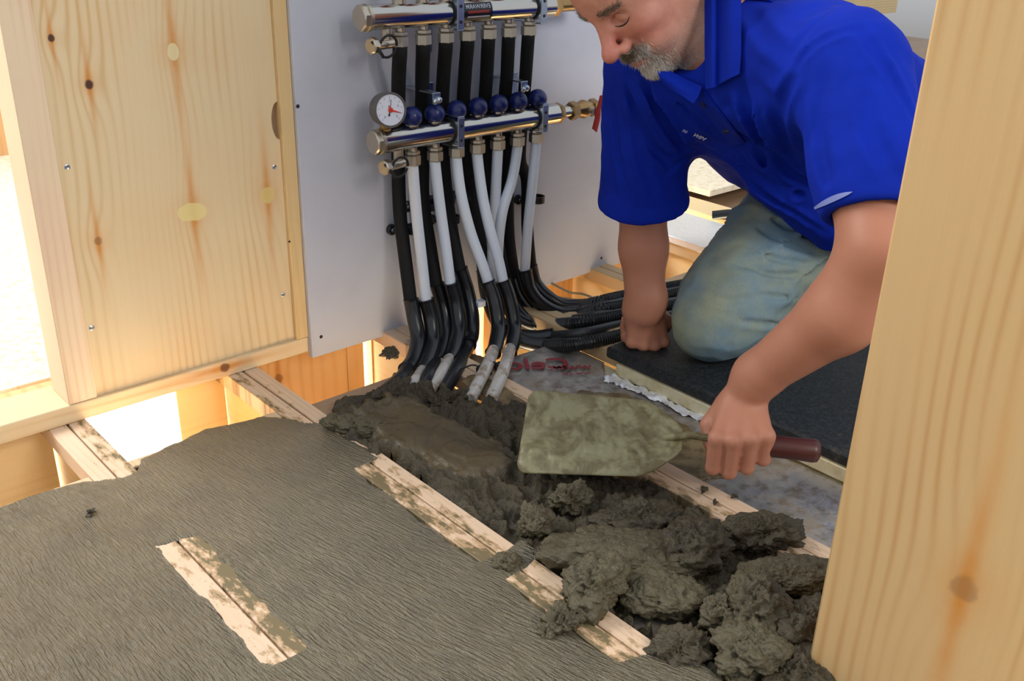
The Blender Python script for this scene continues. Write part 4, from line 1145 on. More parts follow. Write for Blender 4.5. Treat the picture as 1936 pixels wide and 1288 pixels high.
# ================================================================== the man
HR = np.array([[-0.70055975, -0.19232393, -0.68718815], [-0.03055374, -0.95402891, 0.29815316], [-0.71293934, 0.22987027, 0.66247804]])
HO = np.array([1.17822944, 1.03564526, 0.67149581])
def hp(F_, L_, U__): return HO + HR @ np.array([F_, L_, U__])
def hell(c, r): return ell(hp(*c), r, HR)
def hcap(a, b, r0, r1=None): return cap(hp(*a), hp(*b), r0, r1)

sR, eR, wR = np.array([1.262, 1.075, .545]), np.array([1.308, 1.098, .301]), np.array([1.293, 1.060, .100])
sL, eL, wL = np.array([1.243, .700, .573]), atd(1662, 470, 1.265), np.array([1.118, .652, .118])
NB = np.array([1.300, .945, .600])
PEL = np.array([1.70, .86, .34])
kR, hR_, aR = np.array([1.352, .952, .092]), np.array([1.66, .93, .315]), np.array([1.76, .97, .070])
kL, hL_, aL = np.array([1.60, .600, .095]), np.array([1.72, .77, .315]), np.array([1.95, .64, .070])

def hand(G, W_, d, t, n, wr=.031, spread=1.0, curls=None, thumb=None, plen=.088, fs=1.0):
    d = d / np.linalg.norm(d); t = t - d * (t @ d); t /= np.linalg.norm(t); n = n - d * (n @ d) - t * (n @ t); n /= np.linalg.norm(n)
    offs = (.031, .0105, -.0105, -.0300); pl_ = (plen, plen + .003, plen - .003, plen - .011)
    fl_ = ((.045, .027, .021), (.049, .030, .022), (.045, .028, .022), (.036, .022, .020))
    tips = []
    G.add(ell(W_ + d * plen * .50 - n * .004, (.042, .035, .0165), np.stack([d, t, n], 1)), .014)
    for i in range(4):
        kn = W_ + d * pl_[i] + t * offs[i] * spread + n * (.004 if i in (1, 2) else .001)
        base = W_ + d * .012 + t * offs[i] * .55
        G.add(cap(base, kn, .0125, .0108), .010)
        c = kn; ang = 0
        for j, L_ in enumerate(np.array(fl_[i]) * fs):
            ang += curls[i][j]; dd = d * math.cos(ang) - n * math.sin(ang)
            e = c + dd * L_
            G.add(cap(c, e, (.0106, .0096, .0086)[j] * fs, (.0096, .0086, .0076)[j] * fs), .0035 if j else .006)
            c = e
        tips.append(c)
    th = [W_ + d * a + t * b_ + n * c_ for a, b_, c_ in thumb]
    G.add(cap(th[0], th[1], .0165, .0135), .012); G.add(cap(th[1], th[2], .0125, .0115), .005); G.add(cap(th[2], th[3], .0112, .0088), .004)
    return tips

# head and neck
GH = Group(.018)
GH.add(hell((-.018, 0, .045), (.100, .078, .092)))
GH.add(hell((.030, 0, .030), (.066, .066, .070)), .03)
GH.add(hell((.028, 0, -.030), (.064, .062, .075)), .03)
GH.add(hell((.030, 0, -.085), (.056, .050, .034)), .022)
GH.add(hcap((-.004, .054, -.060), (.060, .022, -.104), .020, .018), .02)
GH.add(hcap((-.004, -.054, -.060), (.060, -.022, -.104), .020, .018), .02)
GH.add(hell((.072, 0, -.106), (.022, .024, .017)), .014)
for s in (1, -1):
    GH.add(hell((.054, s * .040, -.026), (.030, .026, .022)), .014)
    GH.add(hcap((.084, s * .010, .026), (.070, s * .044, .026), .0105, .009), .010)
    GH.add(hell((.062, s * .034, -.060), (.026, .022, .024)), .014)
GH.add(hell((.068, 0, -.066), (.027, .030, .024)), .012)
for s in (1, -1):
    GH.add(hell((.093, s * .032, .004), (.018, .0175, .0105)), .010, True)
    GH.add(hell((.0690, s * .031, .002), (.0165, .0165, .0130)), .002)
    GH.add(hcap((.080, s * .020, -.0140), (.073, s * .043, -.0125), .0050, .0045), .005)
GH.add(hcap((.086, 0, .018), (.112, 0, -.024), .0095, .0105), .010)
GH.add(hell((.1165, 0, -.031), (.0150, .0140, .0125)), .008)
for s in (1, -1):
    GH.add(hell((.1000, s * .0150, -.037), (.0120, .0085, .0085)), .005)
    GH.add(hell((.107, s * .0066, -.0485), (.0055, .0034, .0040)), .003, True)
GH.add(hell((.092, 0, -.0615), (.0110, .0230, .0058)), .005)
GH.add(hell((.090, 0, -.0765), (.0120, .0200, .0068)), .005)
GH.add(hcap((.1045, -.020, -.069), (.1045, .020, -.069), .0022), .003, True)
for s in (1, -1):
    GH.add(hell((-.012, s * .0790, -.004), (.019, .0070, .032)), .006)
    GH.add(hell((-.008, s * .0870, -.000), (.011, .0060, .020)), .005, True)
    GH.add(hcap((.0915, s * .0262, -.034), (.080, s * .039, -.066), .0010, .0008), .008, True)
GN = Group(.03)
GN.add(cap(hp(-.034, 0, -.045), NB, .056, .064)); GN.add(hcap((.020, 0, -.090), (-.02, 0, -.14), .036, .040))
# right arm, planted
GA = Group(.02)
GA.add(cap(sR, eR, .056, .044)); GA.add(cap(eR, eR * .55 + wR * .45 + [-.002, 0, 0], .044, .041)); GA.add(cap(eR * .55 + wR * .45, wR, .041, .034)); GA.add(cap(wR + [.004, -.010, .02], wR + [-.004, .012, -.004], .028, .027), .02)
dR = np.array([.10, -.12, -1.0]); nR = np.array([-.50, -.86, 0.05]); tR = np.array([.86, -.50, 0.0])
hand(GA, wR + [0, 0, .004], dR, tR, nR, curls=[(1.45, 1.55, .6)] * 4, plen=.074,
     thumb=[(.018, .022, -.014), (.045, .046, -.020), (.062, .046, -.034), (.066, .032, -.048)])
# left arm, reaching to the trowel
GB = Group(.02)
mL = eL * .62 + wL * .38
GB.add(cap(sL, eL, .060, .048)); GB.add(cap(eL, mL, .048, .049)); GB.add(cap(mL, wL, .049, .033)); 
TA = np.array([.637, -.771, 0.0]); TPp = np.array([-.771, -.637, 0.0])
BC = np.array([.948, .832, .026])              # centre of the trowel blade
HA = BC + TA * .135 + [0, 0, .049]; HB = BC + TA * .285 + [0, 0, .046]   # handle ends
HC = (HA + HB) / 2 + [0, 0, .005] - TA * .016
dL = TPp * .80 + np.array([0, 0, -.50]); nL = np.array([0, 0, 1.0]) + TPp * .55
wrist2 = HC - (TPp * .80 + np.array([0, 0, -.50])) / np.linalg.norm([.8, .5]) * .060 + np.array([0, 0, .020])
wL = wrist2 + (eL - wrist2) / np.linalg.norm(eL - wrist2) * .035
GB.p[-1] = (cap(mL, wL, .049, .033), .02, False)
GB.add(cap(wL, wrist2 + dL / np.linalg.norm(dL) * .01, .032, .028), .02)
hand(GB, wrist2, dL, -TA, nL, curls=[(1.05, 1.45, .75), (1.08, 1.5, .75), (1.1, 1.5, .75), (1.12, 1.5, .75)], plen=.082, spread=1.14, fs=1.1,
     thumb=[(.020, .024, -.014), (.048, .044, -.022), (.072, .040, -.030), (.092, .026, -.036)])
# trunk and legs (inside the clothes)
GT = Group(.05)
GT.add(cap([1.36, 1.00, .50], [1.66, .94, .34], .085, .105)); GT.add(cap([1.34, .82, .53], [1.66, .80, .35], .085, .105))
GT.add(cap(sR + [.03, -.04, 0], sL + [.03, .04, -.01], .052)); GT.add(cap(NB, [1.36, .92, .52], .06, .07))
GT.add(cap([1.66, .93, .33], [1.70, .80, .33], .12))
GL = Group(.02)
for h_, k_, a_ in ((hR_, kR, aR), (hL_, kL, aL)):
    GL.add(cap(h_, k_, .085, .056)); GL.add(cap(k_, k_ + (a_ - k_) * .35 + [0, 0, .006], .054, .056)); GL.add(cap(k_ + (a_ - k_) * .35 + [0, 0, .006], a_, .056, .036)); GL.add(cap(a_, a_ + [.10, 0, .012], .034, .030))
def body(P):
    d = smin(GH(P), GN(P), .016)
    d = smin(d, GT(P), .03)
    d = smin(d, GA(P), .012); d = smin(d, GB(P), .012); return smin(d, GL(P), .03)
BODY_H = .0024
m_skin = Mat('weathered_skin', 'b5796a', .48, spec=.4)
lipm, redm, stub, tan = m_skin.attr('lip'), m_skin.attr('red'), m_skin.attr('stubble'), m_skin.attr('tan')
c_ = m_skin.mix('cf9680', 'b97e68', m_skin.noise(38, 4, .6).ss(.35, .7) * .7)
c_ = m_skin.mix(c_, 'b57a60', tan * .9)
c_ = m_skin.mix(c_, 'c4655c', (redm * (m_skin.noise(60, 3, .6) * .8 + .25)).clamp())
c_ = m_skin.mix(c_, '8b8078', (stub * (m_skin.noise(900, 2, .6).ss(.4, .6) * .45 + .25)).clamp())
c_ = m_skin.mix(c_, '9a5a55', lipm * .7)
m_skin.base(c_); m_skin.bump(m_skin.noise(420, 3, .65) + m_skin.voro(600) * .4, .18, .0008)
m_skin.setin('Subsurface Weight', .08).setin('Subsurface Radius', (.8, .3, .2)).setin('Subsurface Scale', .006)
m_skin = m_skin.m
V, Fq = surface_nets(body, (.90, .45, .005), (2.16, 1.19, .84), BODY_H)
V = relax(V, Fq, 1, .35)
loc = (V - HO) @ HR                                   # head-frame coordinates
inhead = (np.abs(loc[:, 1]) < .085) & (loc[:, 2] > -.135) & (loc[:, 2] < .15) & (loc[:, 0] > -.12) & (loc[:, 0] < .14)
def blob(c, r): return np.exp(-(((loc - np.array(c)) / np.array(r)) ** 2).sum(1)) * inhead
lip_a = np.clip(blob((.100, 0, -.062), (.012, .020, .005)) + blob((.098, 0, -.076), (.012, .018, .006)), 0, 1)
red_a = np.clip(blob((.118, 0, -.032), (.022, .020, .022)) + .7 * blob((.070, .045, -.028), (.04, .025, .026)) + .7 * blob((.070, -.045, -.028), (.04, .025, .026)) + blob((.09, 0, .0), (.03, .02, .03)) * .4, 0, 1)
aU = loc[:, 2]; jawm = inhead * sstep(-.045, -.085, aU + .012 * np.sin(loc[:, 0] * 40)) * sstep(-.03, .0, loc[:, 0])
stub_a = jawm * (1 - lip_a)
tan_a = np.where(inhead, 0.0, 1.0)
person = mesh_obj('person', V, Fq, m_skin, None, True, None, None, dict(lip=lip_a, red=red_a, stubble=stub_a, tan=tan_a))
tag(person, 'bearded man in a blue polo shirt and faded jeans kneeling on the black mat, right fist planted, left hand working a trowel', 'person')
person['label'] = 'grey-bearded man in blue polo and faded jeans kneeling on the black mat with a trowel'
Nn = vnormals(V, Fq)

# ---- hair, brows, beard: short fine strands
m_hair = Mat('salt_and_pepper_hair', '8d857c', .55)
tn = m_hair.attr('tone'); m_hair.base(m_hair.mix(m_hair.mix('4a3d30', '9a8c78', tn.ss(0, .5)), 'f4f1ea', tn.ss(.5, 1.0))); m_hair = m_hair.m
def strands(name, weight, n, length, tone, direction, rad=.00022, lift=.35, curl=.3):
    w = np.clip(weight, 0, None); 
    if w.sum() <= 0: return
    idx = RNG.choice(len(V), n, p=w / w.sum()); j = RNG.normal(0, BODY_H * .5, (n, 3))
    p = V[idx] + j - Nn[idx] * (j * Nn[idx]).sum(1)[:, None]; nn = Nn[idx]
    dv = direction(loc[idx]) @ HR.T; dv = dv - nn * (dv * nn).sum(1)[:, None]; dv /= np.linalg.norm(dv, axis=1)[:, None] + 1e-9
    dv = dv + RNG.normal(0, curl, (n, 3)); dv = dv / np.linalg.norm(dv, axis=1)[:, None] * (1 - lift) + nn * lift
    dv /= np.linalg.norm(dv, axis=1)[:, None]
    L_ = length * RNG.uniform(.6, 1.2, n)
    s1 = np.cross(dv, RNG.normal(0, 1, (n, 3))); s1 /= np.linalg.norm(s1, axis=1)[:, None]; s2 = np.cross(dv, s1)
    segs = []
    for t, r in ((0, 1.0), (.5, .85), (1.0, .15)):
        c = p - nn * .0006 + dv * (L_ * t)[:, None] - (nn * (L_ * t * t * .22)[:, None])
        for a in (0, 2.094, 4.189): segs.append(c + (s1 * math.cos(a) + s2 * math.sin(a)) * rad * r)
    VV = np.stack(segs, 1).reshape(-1, 3)
    q = []
    for k in range(2):
        for a in range(3): q.append((k * 3 + a, k * 3 + (a + 1) % 3, k * 3 + 3 + (a + 1) % 3, k * 3 + 3 + a))
    FF = (np.array(q)[None] + (np.arange(n) * 9)[:, None, None]).reshape(-1, 4)
    tt = np.repeat(np.clip(tone(loc[idx]) + RNG.normal(0, .22, n), 0, 1), 9)
    return mesh_obj(name, VV, FF.astype(np.int32), m_hair, person, True, None, None, dict(tone=tt))
front = inhead * (loc[:, 0] > .035)
mous = front * np.exp(-((loc[:, 2] + .054) / .0065) ** 2 - (np.abs(loc[:, 1]) / .031) ** 4) * (loc[:, 0] > .075) * (loc[:, 0] < .112)
sides = front * np.exp(-((np.abs(loc[:, 1]) - .027) / .008) ** 2) * sstep(-.050, -.062, loc[:, 2]) * (loc[:, 2] > -.115)
chin = front * sstep(-.080, -.088, loc[:, 2]) * np.exp(-(np.abs(loc[:, 1]) / .034) ** 4)
soul = front * np.exp(-((loc[:, 2] + .086) / .006) ** 2 - (loc[:, 1] / .015) ** 2)
strands('moustache', mous, 2600, .0105, lambda l: .28 + .5 * (np.abs(l[:, 1]) / .03), lambda l: np.c_[.25 + 0 * l[:, 0], np.sign(l[:, 1]) * .55, -1 + 0 * l[:, 0]], lift=.30)
strands('beard', sides * .7 + chin + soul * .8, 6200, .0105, lambda l: .95 - .35 * sstep(.01, .05, np.abs(l[:, 1])), lambda l: np.c_[.2 + 0 * l[:, 0], l[:, 1] * 4, -1 + 0 * l[:, 0]], lift=.35)
strands('stubble', stub_a * (1 - np.clip(mous + chin + sides, 0, 1)), 5200, .0028, lambda l: .62 + 0 * l[:, 0], lambda l: np.c_[.1 + 0 * l[:, 0], 0 * l[:, 0], -1 + 0 * l[:, 0]], rad=.00014, lift=.5)
for s in (1, -1):
    bw = inhead * np.exp(-((loc[:, 2] - .0245 - .10 * np.clip(.03 - np.abs(s * loc[:, 1] - .0), -.02, .03) * .3) / .0038) ** 2) * sstep(.010, .014, s * loc[:, 1]) * (1 - sstep(.046, .052, s * loc[:, 1])) * (loc[:, 0] > .05)
    strands('eyebrow', bw, 420, .010, lambda l: .30 + 0 * l[:, 0], lambda l: np.c_[0 * l[:, 0], np.sign(l[:, 1]) * 1.0, .35 + 0 * l[:, 0]], rad=.00024, lift=.28)
hairw = inhead * (np.clip(sstep(.070, .085, loc[:, 2] + (loc[:, 0] * -.55)), 0, 1) + sstep(.0, -.03, loc[:, 0]) * sstep(-.045, -.03, loc[:, 2])) * (1 - np.exp(-(((loc - [-.01, 0, 0]) * [1, 0, 1] / [.024, 1, .036]) ** 2).sum(1) ** 2))
strands('hair', hairw, 9000, .014, lambda l: .55 + 0 * l[:, 0], lambda l: np.c_[-.6 + 0 * l[:, 0], 0 * l[:, 0], -.8 + 0 * l[:, 0]], rad=.0003, lift=.25)
# lash line and lid crease of both eyes, laid on the face
def surf_from(f, p, dirv):
    p = np.array(p, float)
    for _ in range(60):
        d = float(f(p[None])[0])
        if abs(d) < 2e-4: break
        p = p + dirv * d * .7
    return p
lidm = Mat('lid_crease', '7a4c3e', .6).m
for s in (1, -1):
    for rows, r_, m_, nm_ in ((((.018, -.0035), (.024, -.0068), (.031, -.0080), (.038, -.0066), (.045, -.0020)), .0011, m_hole, 'eyelashes'),
                              (((.018, .0060), (.024, .0100), (.031, .0112), (.038, .0098), (.045, .0050)), .0005, lidm, 'lid_crease')):
        pts = [surf_from(body, hp(.11, s * u, v), -HR[:, 0]) for u, v in rows]; b = MB(); sp_ = spline(pts, 6)
        b.tube(sp_ + HR[:, 0] * .0003, [r_ * (.35 + .65 * math.sin(math.pi * (k + .5) / len(sp_))) for k in range(len(sp_))], 6); b.build(nm_, m_, person)

# ---- blue polo shirt
m_shirt = Mat('royal_blue_jersey', '0a2a9a', .85, spec=.15)
m_shirt.base(m_shirt.mix('0729a6', '061f86', m_shirt.noise(7, 3, .5).ss(.35, .7) * .6))
m_shirt.bump(m_shirt.noise(900, 2, .5), .2, .0005); m_shirt = m_shirt.m
hemR = np.array([1.303, 1.090, .290]); hemL = atd(1662, 412, 1.275)
GS = Group(.055)
GS.add(cap([1.345, 1.010, .510], [1.66, .960, .355], .112, .138)); GS.add(cap([1.330, .810, .545], [1.67, .780, .365], .112, .135))
GS.add(cap(sR + [.02, -.03, 0], sL + [.03, .04, -.005], .072, .076)); GS.add(cap(atd(1470, 330, 1.62), atd(1590, 400, 1.68), .058, .075), .05); GS.add(cap(NB + [.02, 0, -.01], [1.42, .90, .50], .075, .12))
GSR = Group(.03); GSR.add(cap(sR + [.005, 0, -.005], hemR - [0, 0, .04], .074, .082))
GSL = Group(.03); GSL.add(cap(sL, hemL + (hemL - sL) * .25, .080, .066))
axR = (eR - sR) / np.linalg.norm(eR - sR); axL = (eL - sL) / np.linalg.norm(eL - sL)
def shirt_base(P):
    d = GS(P)
    a = GSR(P); a = smax(a, ((P - hemR) @ axR), .006)
    b_ = GSL(P); b_ = smax(b_, ((P - hemL) @ axL) + .22 * ((P - hemL) @ np.array([-.6, .5, -.2])), .006)
    return smin(smin(d, a, .04), b_, .045)
def trace(f, px, py, t0=.9):
    r = ray(px, py); t = t0
    for _ in range(80):
        d = float(f((CAMC + r * t)[None])[0])
        if abs(d) < 3e-4: return CAMC + r * t
        t += d * (.35 if d > .04 else .7)
        if t > 2.6: return None
    return CAMC + r * t
FOLDS = [  # picture line, depth, half width: creases of the cloth, laid on the surface
    ([(1188, 165), (1222, 260), (1275, 318)], .009, .008), ([(1222, 158), (1262, 235), (1300, 285)], .010, .009), ([(1158, 200), (1168, 300), (1185, 385)], .006, .007),
    ([(1196, 215), (1212, 300), (1240, 372)], .006, .008), ([(1260, 330), (1285, 310), (1300, 300)], .005, .006), ([(1262, 165), (1330, 235), (1400, 300), (1470, 360)], .006, .006),
    ([(1398, 165), (1430, 240), (1480, 310), (1530, 352)], .015, .010), ([(1372, 190), (1430, 285), (1510, 370), (1575, 420)], .008, .008), ([(1420, 150), (1465, 215), (1500, 300)], .006, .010),
    ([(1340, 300), (1420, 350), (1500, 405), (1560, 445)], .007, .006), ([(1310, 268), (1370, 300), (1440, 345)], .006, .006), ([(1330, 215), (1390, 255), (1450, 310)], .006, .006),
    ([(1500, 135), (1530, 92), (1580, 62), (1625, 52)], .006, .006), ([(1625, 52), (1660, 105), (1700, 170), (1730, 235)], .007, .007), ([(1505, 140), (1478, 190), (1470, 240)], .007, .010),
    ([(1560, 130), (1545, 220), (1560, 320), (1610, 400)], .005, .011), ([(1640, 150), (1650, 250), (1690, 340)], .005, .012), ([(1420, 20), (1450, 70), (1490, 110)], .005, .012), ([(1560, 20), (1520, 60), (1490, 110)], .004, .010)]
FP_ = []
for pts, am, wd in FOLDS:
    L3 = [trace(shirt_base, *p) for p in pts]; L3 = [p for p in L3 if p is not None]
    if len(L3) < 2: continue
    S_ = spline(L3, 14); k = len(S_); e_ = np.sin(np.pi * (np.arange(k) + .6) / (k + .2)) ** .6
    FP_.append((S_, am * (2.1 if pts[0][0] < 1262 else 1.6) * e_, wd * .85))
def folds(P):
    q = P @ np.array([[.55, .2, -.8], [-.35, .9, .2], [.75, .35, .55]])
    n2 = vnoise(np.c_[q[:, 0] * 18 + 5, q[:, 1] * 6, q[:, 2] * 9])
    f = -.006 * n2 - .002 * fbm(P, 30, 2)
    va, rg = np.zeros(len(P)), np.zeros(len(P))
    for S_, am, wd in FP_:
        lo_, hi_ = S_.min(0) - 3 * wd, S_.max(0) + 3 * wd
        m = ((P > lo_) & (P < hi_)).all(1)
        if not m.any(): continue
        D2 = ((P[m][:, None] - S_[None]) ** 2).sum(2); i_ = D2.argmin(1); dd = np.sqrt(D2[np.arange(len(i_)), i_])
        a_ = am[i_]; va[m] = np.maximum(va[m], a_ * np.exp(-(dd / wd) ** 2)); rg[m] = np.maximum(rg[m], .55 * a_ * np.exp(-((dd - 1.7 * wd) / (.9 * wd)) ** 2))
    f = f + .013 * np.tanh(va / .013) - rg * np.exp(-va / .004)
    return f
def shirt(P):
    d = shirt_base(P)
    near = np.abs(d) < .03
    f = np.zeros(len(P)); f[near] = folds(P[near])
    hemw = np.clip(((P - hemR) @ axR + .03) / .02, 0, 1) * (np.linalg.norm(P - hemR, axis=1) < .12) + np.clip(((P - hemL) @ axL + .03) / .02, 0, 1) * (np.linalg.norm(P - hemL, axis=1) < .12)
    d = d + f * (1 - .8 * np.clip(hemw, 0, 1))
    ir = cap(hemR - axR * .07, hemR + axR * .06, .060, .068)(P); il = cap(hemL - axL * .07, hemL + axL * .07, .056, .060)(P)
    d = smax(d, -ir, .004); d = smax(d, -il, .004)
    d = smax(d, (P - np.array([1.70, .86, .36])) @ np.array([.92, 0, -.38]) - .02, .01)
    nk = cap(NB + [.0, 0, -.02], hp(-.02, 0, -.02), .066, .10)(P)
    op = cap(NB + [-.055, .02, .00], NB + [-.16, .03, -.01], .050, .07)(P)
    d = smax(d, -nk, .006); d = smax(d, -op, .008)
    return d
SV, SF = surface_nets(shirt, (1.03, .46, .14), (1.90, 1.24, .76), .0042)
SV = relax(SV, SF, 2, .4)
so = mesh_obj('polo_shirt', SV, SF, m_shirt, person, True, None, None); so['label'] = 'royal blue polo shirt with short sleeves'

# ---- jeans
m_jean = Mat('faded_denim', '5f7c84', .8, spec=.2)
j1 = m_jean.noise(7, 4, .6).ss(.35, .68); j2 = m_jean.noise(420, 2, .6)
cj = m_jean.mix('6c8694', '909680', j1)
cj = m_jean.mix(cj, '9a9a80', m_jean.noise(16, 4, .65).ss(.55, .75) * .5)
cj = m_jean.mix(cj, '34526e', (m_jean.noise(9, 3, .5, .0).ss(.55, .75)) * .45)
m_jean.base(m_jean.mix(cj, '3c5260', j2.ss(.5, .8) * .35)); m_jean.bump(j2, .35, .0008); m_jean = m_jean.m
GJ = Group(.035)
GJ.add(cap(hR_ + [0, .01, 0], kR + [.05, 0, .03], .112, .088)); GJ.add(cap(kR + [.06, 0, .03], kR + [.0, 0, .004], .086, .070))
GJ.add(cap([1.68, .95, .34], [1.70, .78, .34], .125)); GJ.add(cap(hL_, kL + [.05, 0, .03], .112, .086)); GJ.add(cap(kL + [.06, 0, .03], kL + [.0, 0, .004], .084, .071))
GK = Group(.02)
for k_, a_ in ((kR, aR), (kL, aL)):
    GK.add(cap(k_ + [.02, 0, -.004], k_ + (a_ - k_) * .4, .066, .064)); GK.add(cap(k_ + (a_ - k_) * .4, a_, .064, .050))
JF_ = []
def jeans_base(P): return smin(GJ(P), GK(P), .008)
for pts, am, wd in (([(1425, 392), (1490, 428), (1568, 470)], .010, .007), ([(1405, 418), (1475, 456), (1550, 486)], .007, .006), ([(1392, 462), (1465, 490), (1540, 500)], .006, .006),
                    ([(1400, 505), (1460, 520), (1530, 520)], .006, .006), ([(1430, 558), (1490, 562), (1540, 548)], .007, .006), ([(1395, 606), (1455, 612), (1512, 594)], .006, .006),
                    ([(1380, 655), (1435, 658), (1495, 625)], .007, .006), ([(1425, 692), (1475, 655), (1530, 590)], .014, .008), ([(1330, 560), (1380, 570), (1430, 560)], .004, .008), ([(1350, 480), (1400, 500), (1450, 500)], .004, .008)):
    L3 = [trace(jeans_base, *p) for p in pts]; L3 = [p for p in L3 if p is not None]
    if len(L3) > 1:
        S_ = spline(L3, 12); k = len(S_); JF_.append((S_, am * np.sin(np.pi * (np.arange(k) + .6) / (k + .2)) ** .6, wd))
def crease(P, F_):
    f = np.zeros(len(P))
    for S_, am, wd in F_:
        m = ((P > S_.min(0) - 3 * wd) & (P < S_.max(0) + 3 * wd)).all(1)
        if not m.any(): continue
        D2 = ((P[m][:, None] - S_[None]) ** 2).sum(2); i_ = D2.argmin(1); dd = np.sqrt(D2[np.arange(len(i_)), i_]); a_ = am[i_]
        f[m] += a_ * np.exp(-(dd / wd) ** 2) - .55 * a_ * np.exp(-((dd - 1.7 * wd) / (.9 * wd)) ** 2)
    return f
def jeans(P):
    d = smin(GJ(P), GK(P), .008)
    near = np.abs(d) < .03; f = np.zeros(len(P))
    if near.any():
        Q = P[near]; w = sstep(1.34, 1.50, Q[:, 0])
        q = np.c_[Q[:, 0] * 6 + Q[:, 2] * 10, Q[:, 1] * 8, (Q[:, 2] * .9 - Q[:, 0] * .45) * 34]
        n1 = vnoise(q); f[near] = -.0075 * (1 - np.abs(n1)) ** 4 * (.3 + 1.1 * w) - .003 * fbm(Q, 22, 2)
    if near.any(): f[near] += crease(P[near], JF_)
    d = d + f
    d = smax(d, -(P[:, 2] - .0238), .004)
    for a_ in (aR, aL): d = smax(d, (P - a_) @ np.array([1, 0, 0]) - .0, .004) if False else d
    return smax(d, P[:, 0] - np.where(P[:, 1] > .8, aR[0], aL[0]) - .01, .004)
JV, JF = surface_nets(jeans, (1.24, .46, .0), (2.02, 1.12, .50), .0042)
JV = relax(JV, JF, 2, .4)
jo = mesh_obj('jeans', JV, JF, m_jean, person, True, None, None)
jo['label'] = 'faded dusty blue jeans'
for a_ in (aR, aL):
    g = Group(.02); g.add(cap(a_ + [-.005, 0, .01], a_ + [.03, 0, -.005], .045, .042)); g.add(cap(a_ + [.02, 0, -.005], a_ + [.14, 0, .0], .042, .036))
    bv, bf = surface_nets(lambda P: smax(g(P), -(P[:, 2] - .024), .003), a_ - .1, a_ + [.26, .1, .1], .005); mesh_obj('boot', bv, bf, m_rub, person, True, None, None)

# ---- collar, placket, buttons, lettering and sleeve print
def sheet(name, rows, mat, parent, th=.0025, n=8, angle=60):
    """rows: lists of world points; a smooth sheet with thickness"""
    G_ = np.array([spline(r, n) for r in rows]); G_ = np.array([spline(list(G_[:, k]), n) for k in range(G_.shape[1])]).transpose(1, 0, 2)
    a, b_ = G_.shape[:2]; du = np.gradient(G_, axis=0); dv = np.gradient(G_, axis=1); N_ = np.cross(du, dv); N_ /= np.linalg.norm(N_, axis=2)[..., None] + 1e-9
    V_ = np.concatenate([(G_ + N_ * th / 2).reshape(-1, 3), (G_ - N_ * th / 2).reshape(-1, 3)]); I = np.arange(a * b_).reshape(a, b_); o = a * b_
    F1 = np.stack([I[:-1, :-1], I[1:, :-1], I[1:, 1:], I[:-1, 1:]], -1).reshape(-1, 4); F2 = F1[:, ::-1] + o
    bd = list(I[:, 0]) + list(I[-1, 1:]) + list(I[:-1, -1][::-1]) + list(I[0, 1:-1][::-1]); F3 = [(p, p + o, q + o, q) for p, q in zip(bd, bd[1:] + bd[:1])]
    return mesh_obj(name, V_, np.concatenate([F1, F2, np.array(F3)]).astype(np.int32), mat, parent, True, None, angle)
col = thing
ys = (-70, 5, 60, 115, 0); dp = (1.425, 1.430, 1.434, 1.436, 1.448)
cols = []
for xo, dd_, yend in ((0, .006, 168), (13, -.004, 166), (26, .007, 160), (45, -.005, 150), (67, .000, 140)):
    cols.append([atd(1334 + xo, y, d - .0006 * xo + dd_) for y, d in ((-80, 1.420), (-20, 1.428), (45, 1.430), (100, 1.430))] + [atd(1336 + xo * .93, yend, 1.440 - .0007 * xo + dd_)])
sheet('collar', cols, m_shirt, so, .0035)
sheet('collar', [[atd(1238, 120, 1.492), atd(1280, 142, 1.482), atd(1328, 164, 1.455)], [atd(1246, 142, 1.487), atd(1284, 163, 1.474), atd(1322, 180, 1.455)], [atd(1258, 160, 1.490), atd(1286, 178, 1.476), atd(1312, 196, 1.462)]], m_shirt, so, .0035)
nax = hp(-.034, 0, -.045) - NB; nax /= np.linalg.norm(nax); back = np.array([1.0, 0, .25]); back -= nax * (back @ nax); back /= np.linalg.norm(back); sd_ = np.cross(nax, back)
rows = []
for h_, r_ in ((-.012, .080), (.012, .072), (.030, .070), (.026, .078), (.004, .088), (-.014, .098)):
    rows.append([NB + nax * h_ + (back * math.cos(t) + sd_ * math.sin(t)) * r_ for t in np.linspace(-1.75, 1.45, 9)])
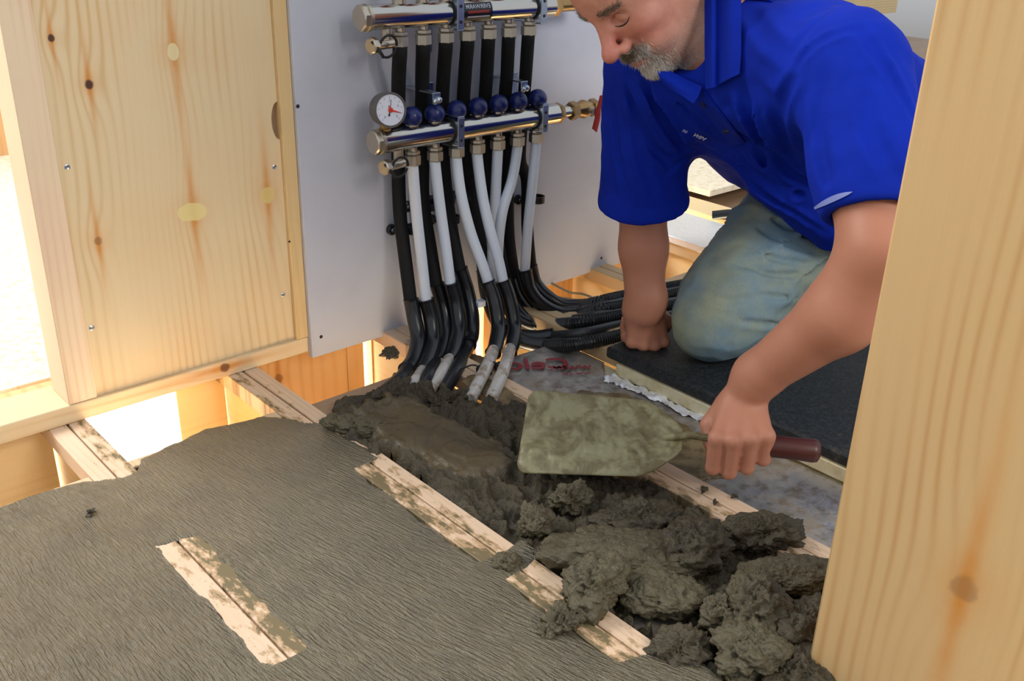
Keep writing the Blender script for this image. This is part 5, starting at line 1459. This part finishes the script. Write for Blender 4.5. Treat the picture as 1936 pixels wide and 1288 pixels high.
sheet('collar_band', rows, m_shirt, so, .003, 4)
def on_shirt(px, py, off): 
    p = trace(shirt, px, py); e = .002
    g = np.array([float(shirt((p + e * np.eye(3)[k])[None])[0]) - float(shirt((p - e * np.eye(3)[k])[None])[0]) for k in range(3)]); g /= np.linalg.norm(g) + 1e-9
    return p + g * off, g
pr = []
for (xa, ya), (xb, yb) in (((1304, 172), (1334, 172)), ((1322, 198), (1351, 196)), ((1342, 224), (1370, 220)), ((1364, 250), (1390, 245)), ((1386, 275), (1410, 268))):
    pr.append([on_shirt(xa + (xb - xa) * t, ya + (yb - ya) * t, .0012)[0] for t in (0, .5, 1)])
sheet('placket', pr, m_shirt, so, .0022, 4)
m_button = Mat('navy_button', '141c50', .3).m
for p_ in ((1332, 196), (1372, 245)):
    c_, g_ = on_shirt(*p_, .0026); b = MB(); b.ring(c_, g_, (0, 0, 1), [(0, .0050), (.0012, .0055), (.0018, .0045), (.0013, .0030)], 16); b.build('button', m_button, so)
m_print = Mat('white_print', 'c9cfe6', .6).m; m_print2 = Mat('faded_print', '8291d2', .7).m
for px, py, body_, size in ((1322, 258, 'MIW', .0125), (1295, 247, 'un', .0090)):
    c_, g_ = on_shirt(px, py, .0014); x_ = on_shirt(px + 8, py + 3, .0014)[0] - c_; x_ -= g_ * (x_ @ g_); x_ /= np.linalg.norm(x_); y_ = np.cross(g_, x_)
    Mx = Matrix(((x_[0], y_[0], g_[0]), (x_[1], y_[1], g_[1]), (x_[2], y_[2], g_[2]))).to_4x4()
    text(body_, tuple(c_), size, m_print, 'chest_lettering', so, ex=.0003, mirror=True, M=Mx)
rows = []
for t in np.linspace(0, 1, 9):
    cx, cy = 1541 + 71 * t, 393 - 30 * t - 4 * math.sin(math.pi * t); w_ = 6.0 * math.sin(math.pi * min(1, t * .93 + .07)) ** .8 + .6
    rows.append([on_shirt(cx + w_ * .35 * k, cy + w_ * k, .0012)[0] for k in (-.6, 0, 1)])
sheet('sleeve_print', rows, m_print2, so, .0006, 2)
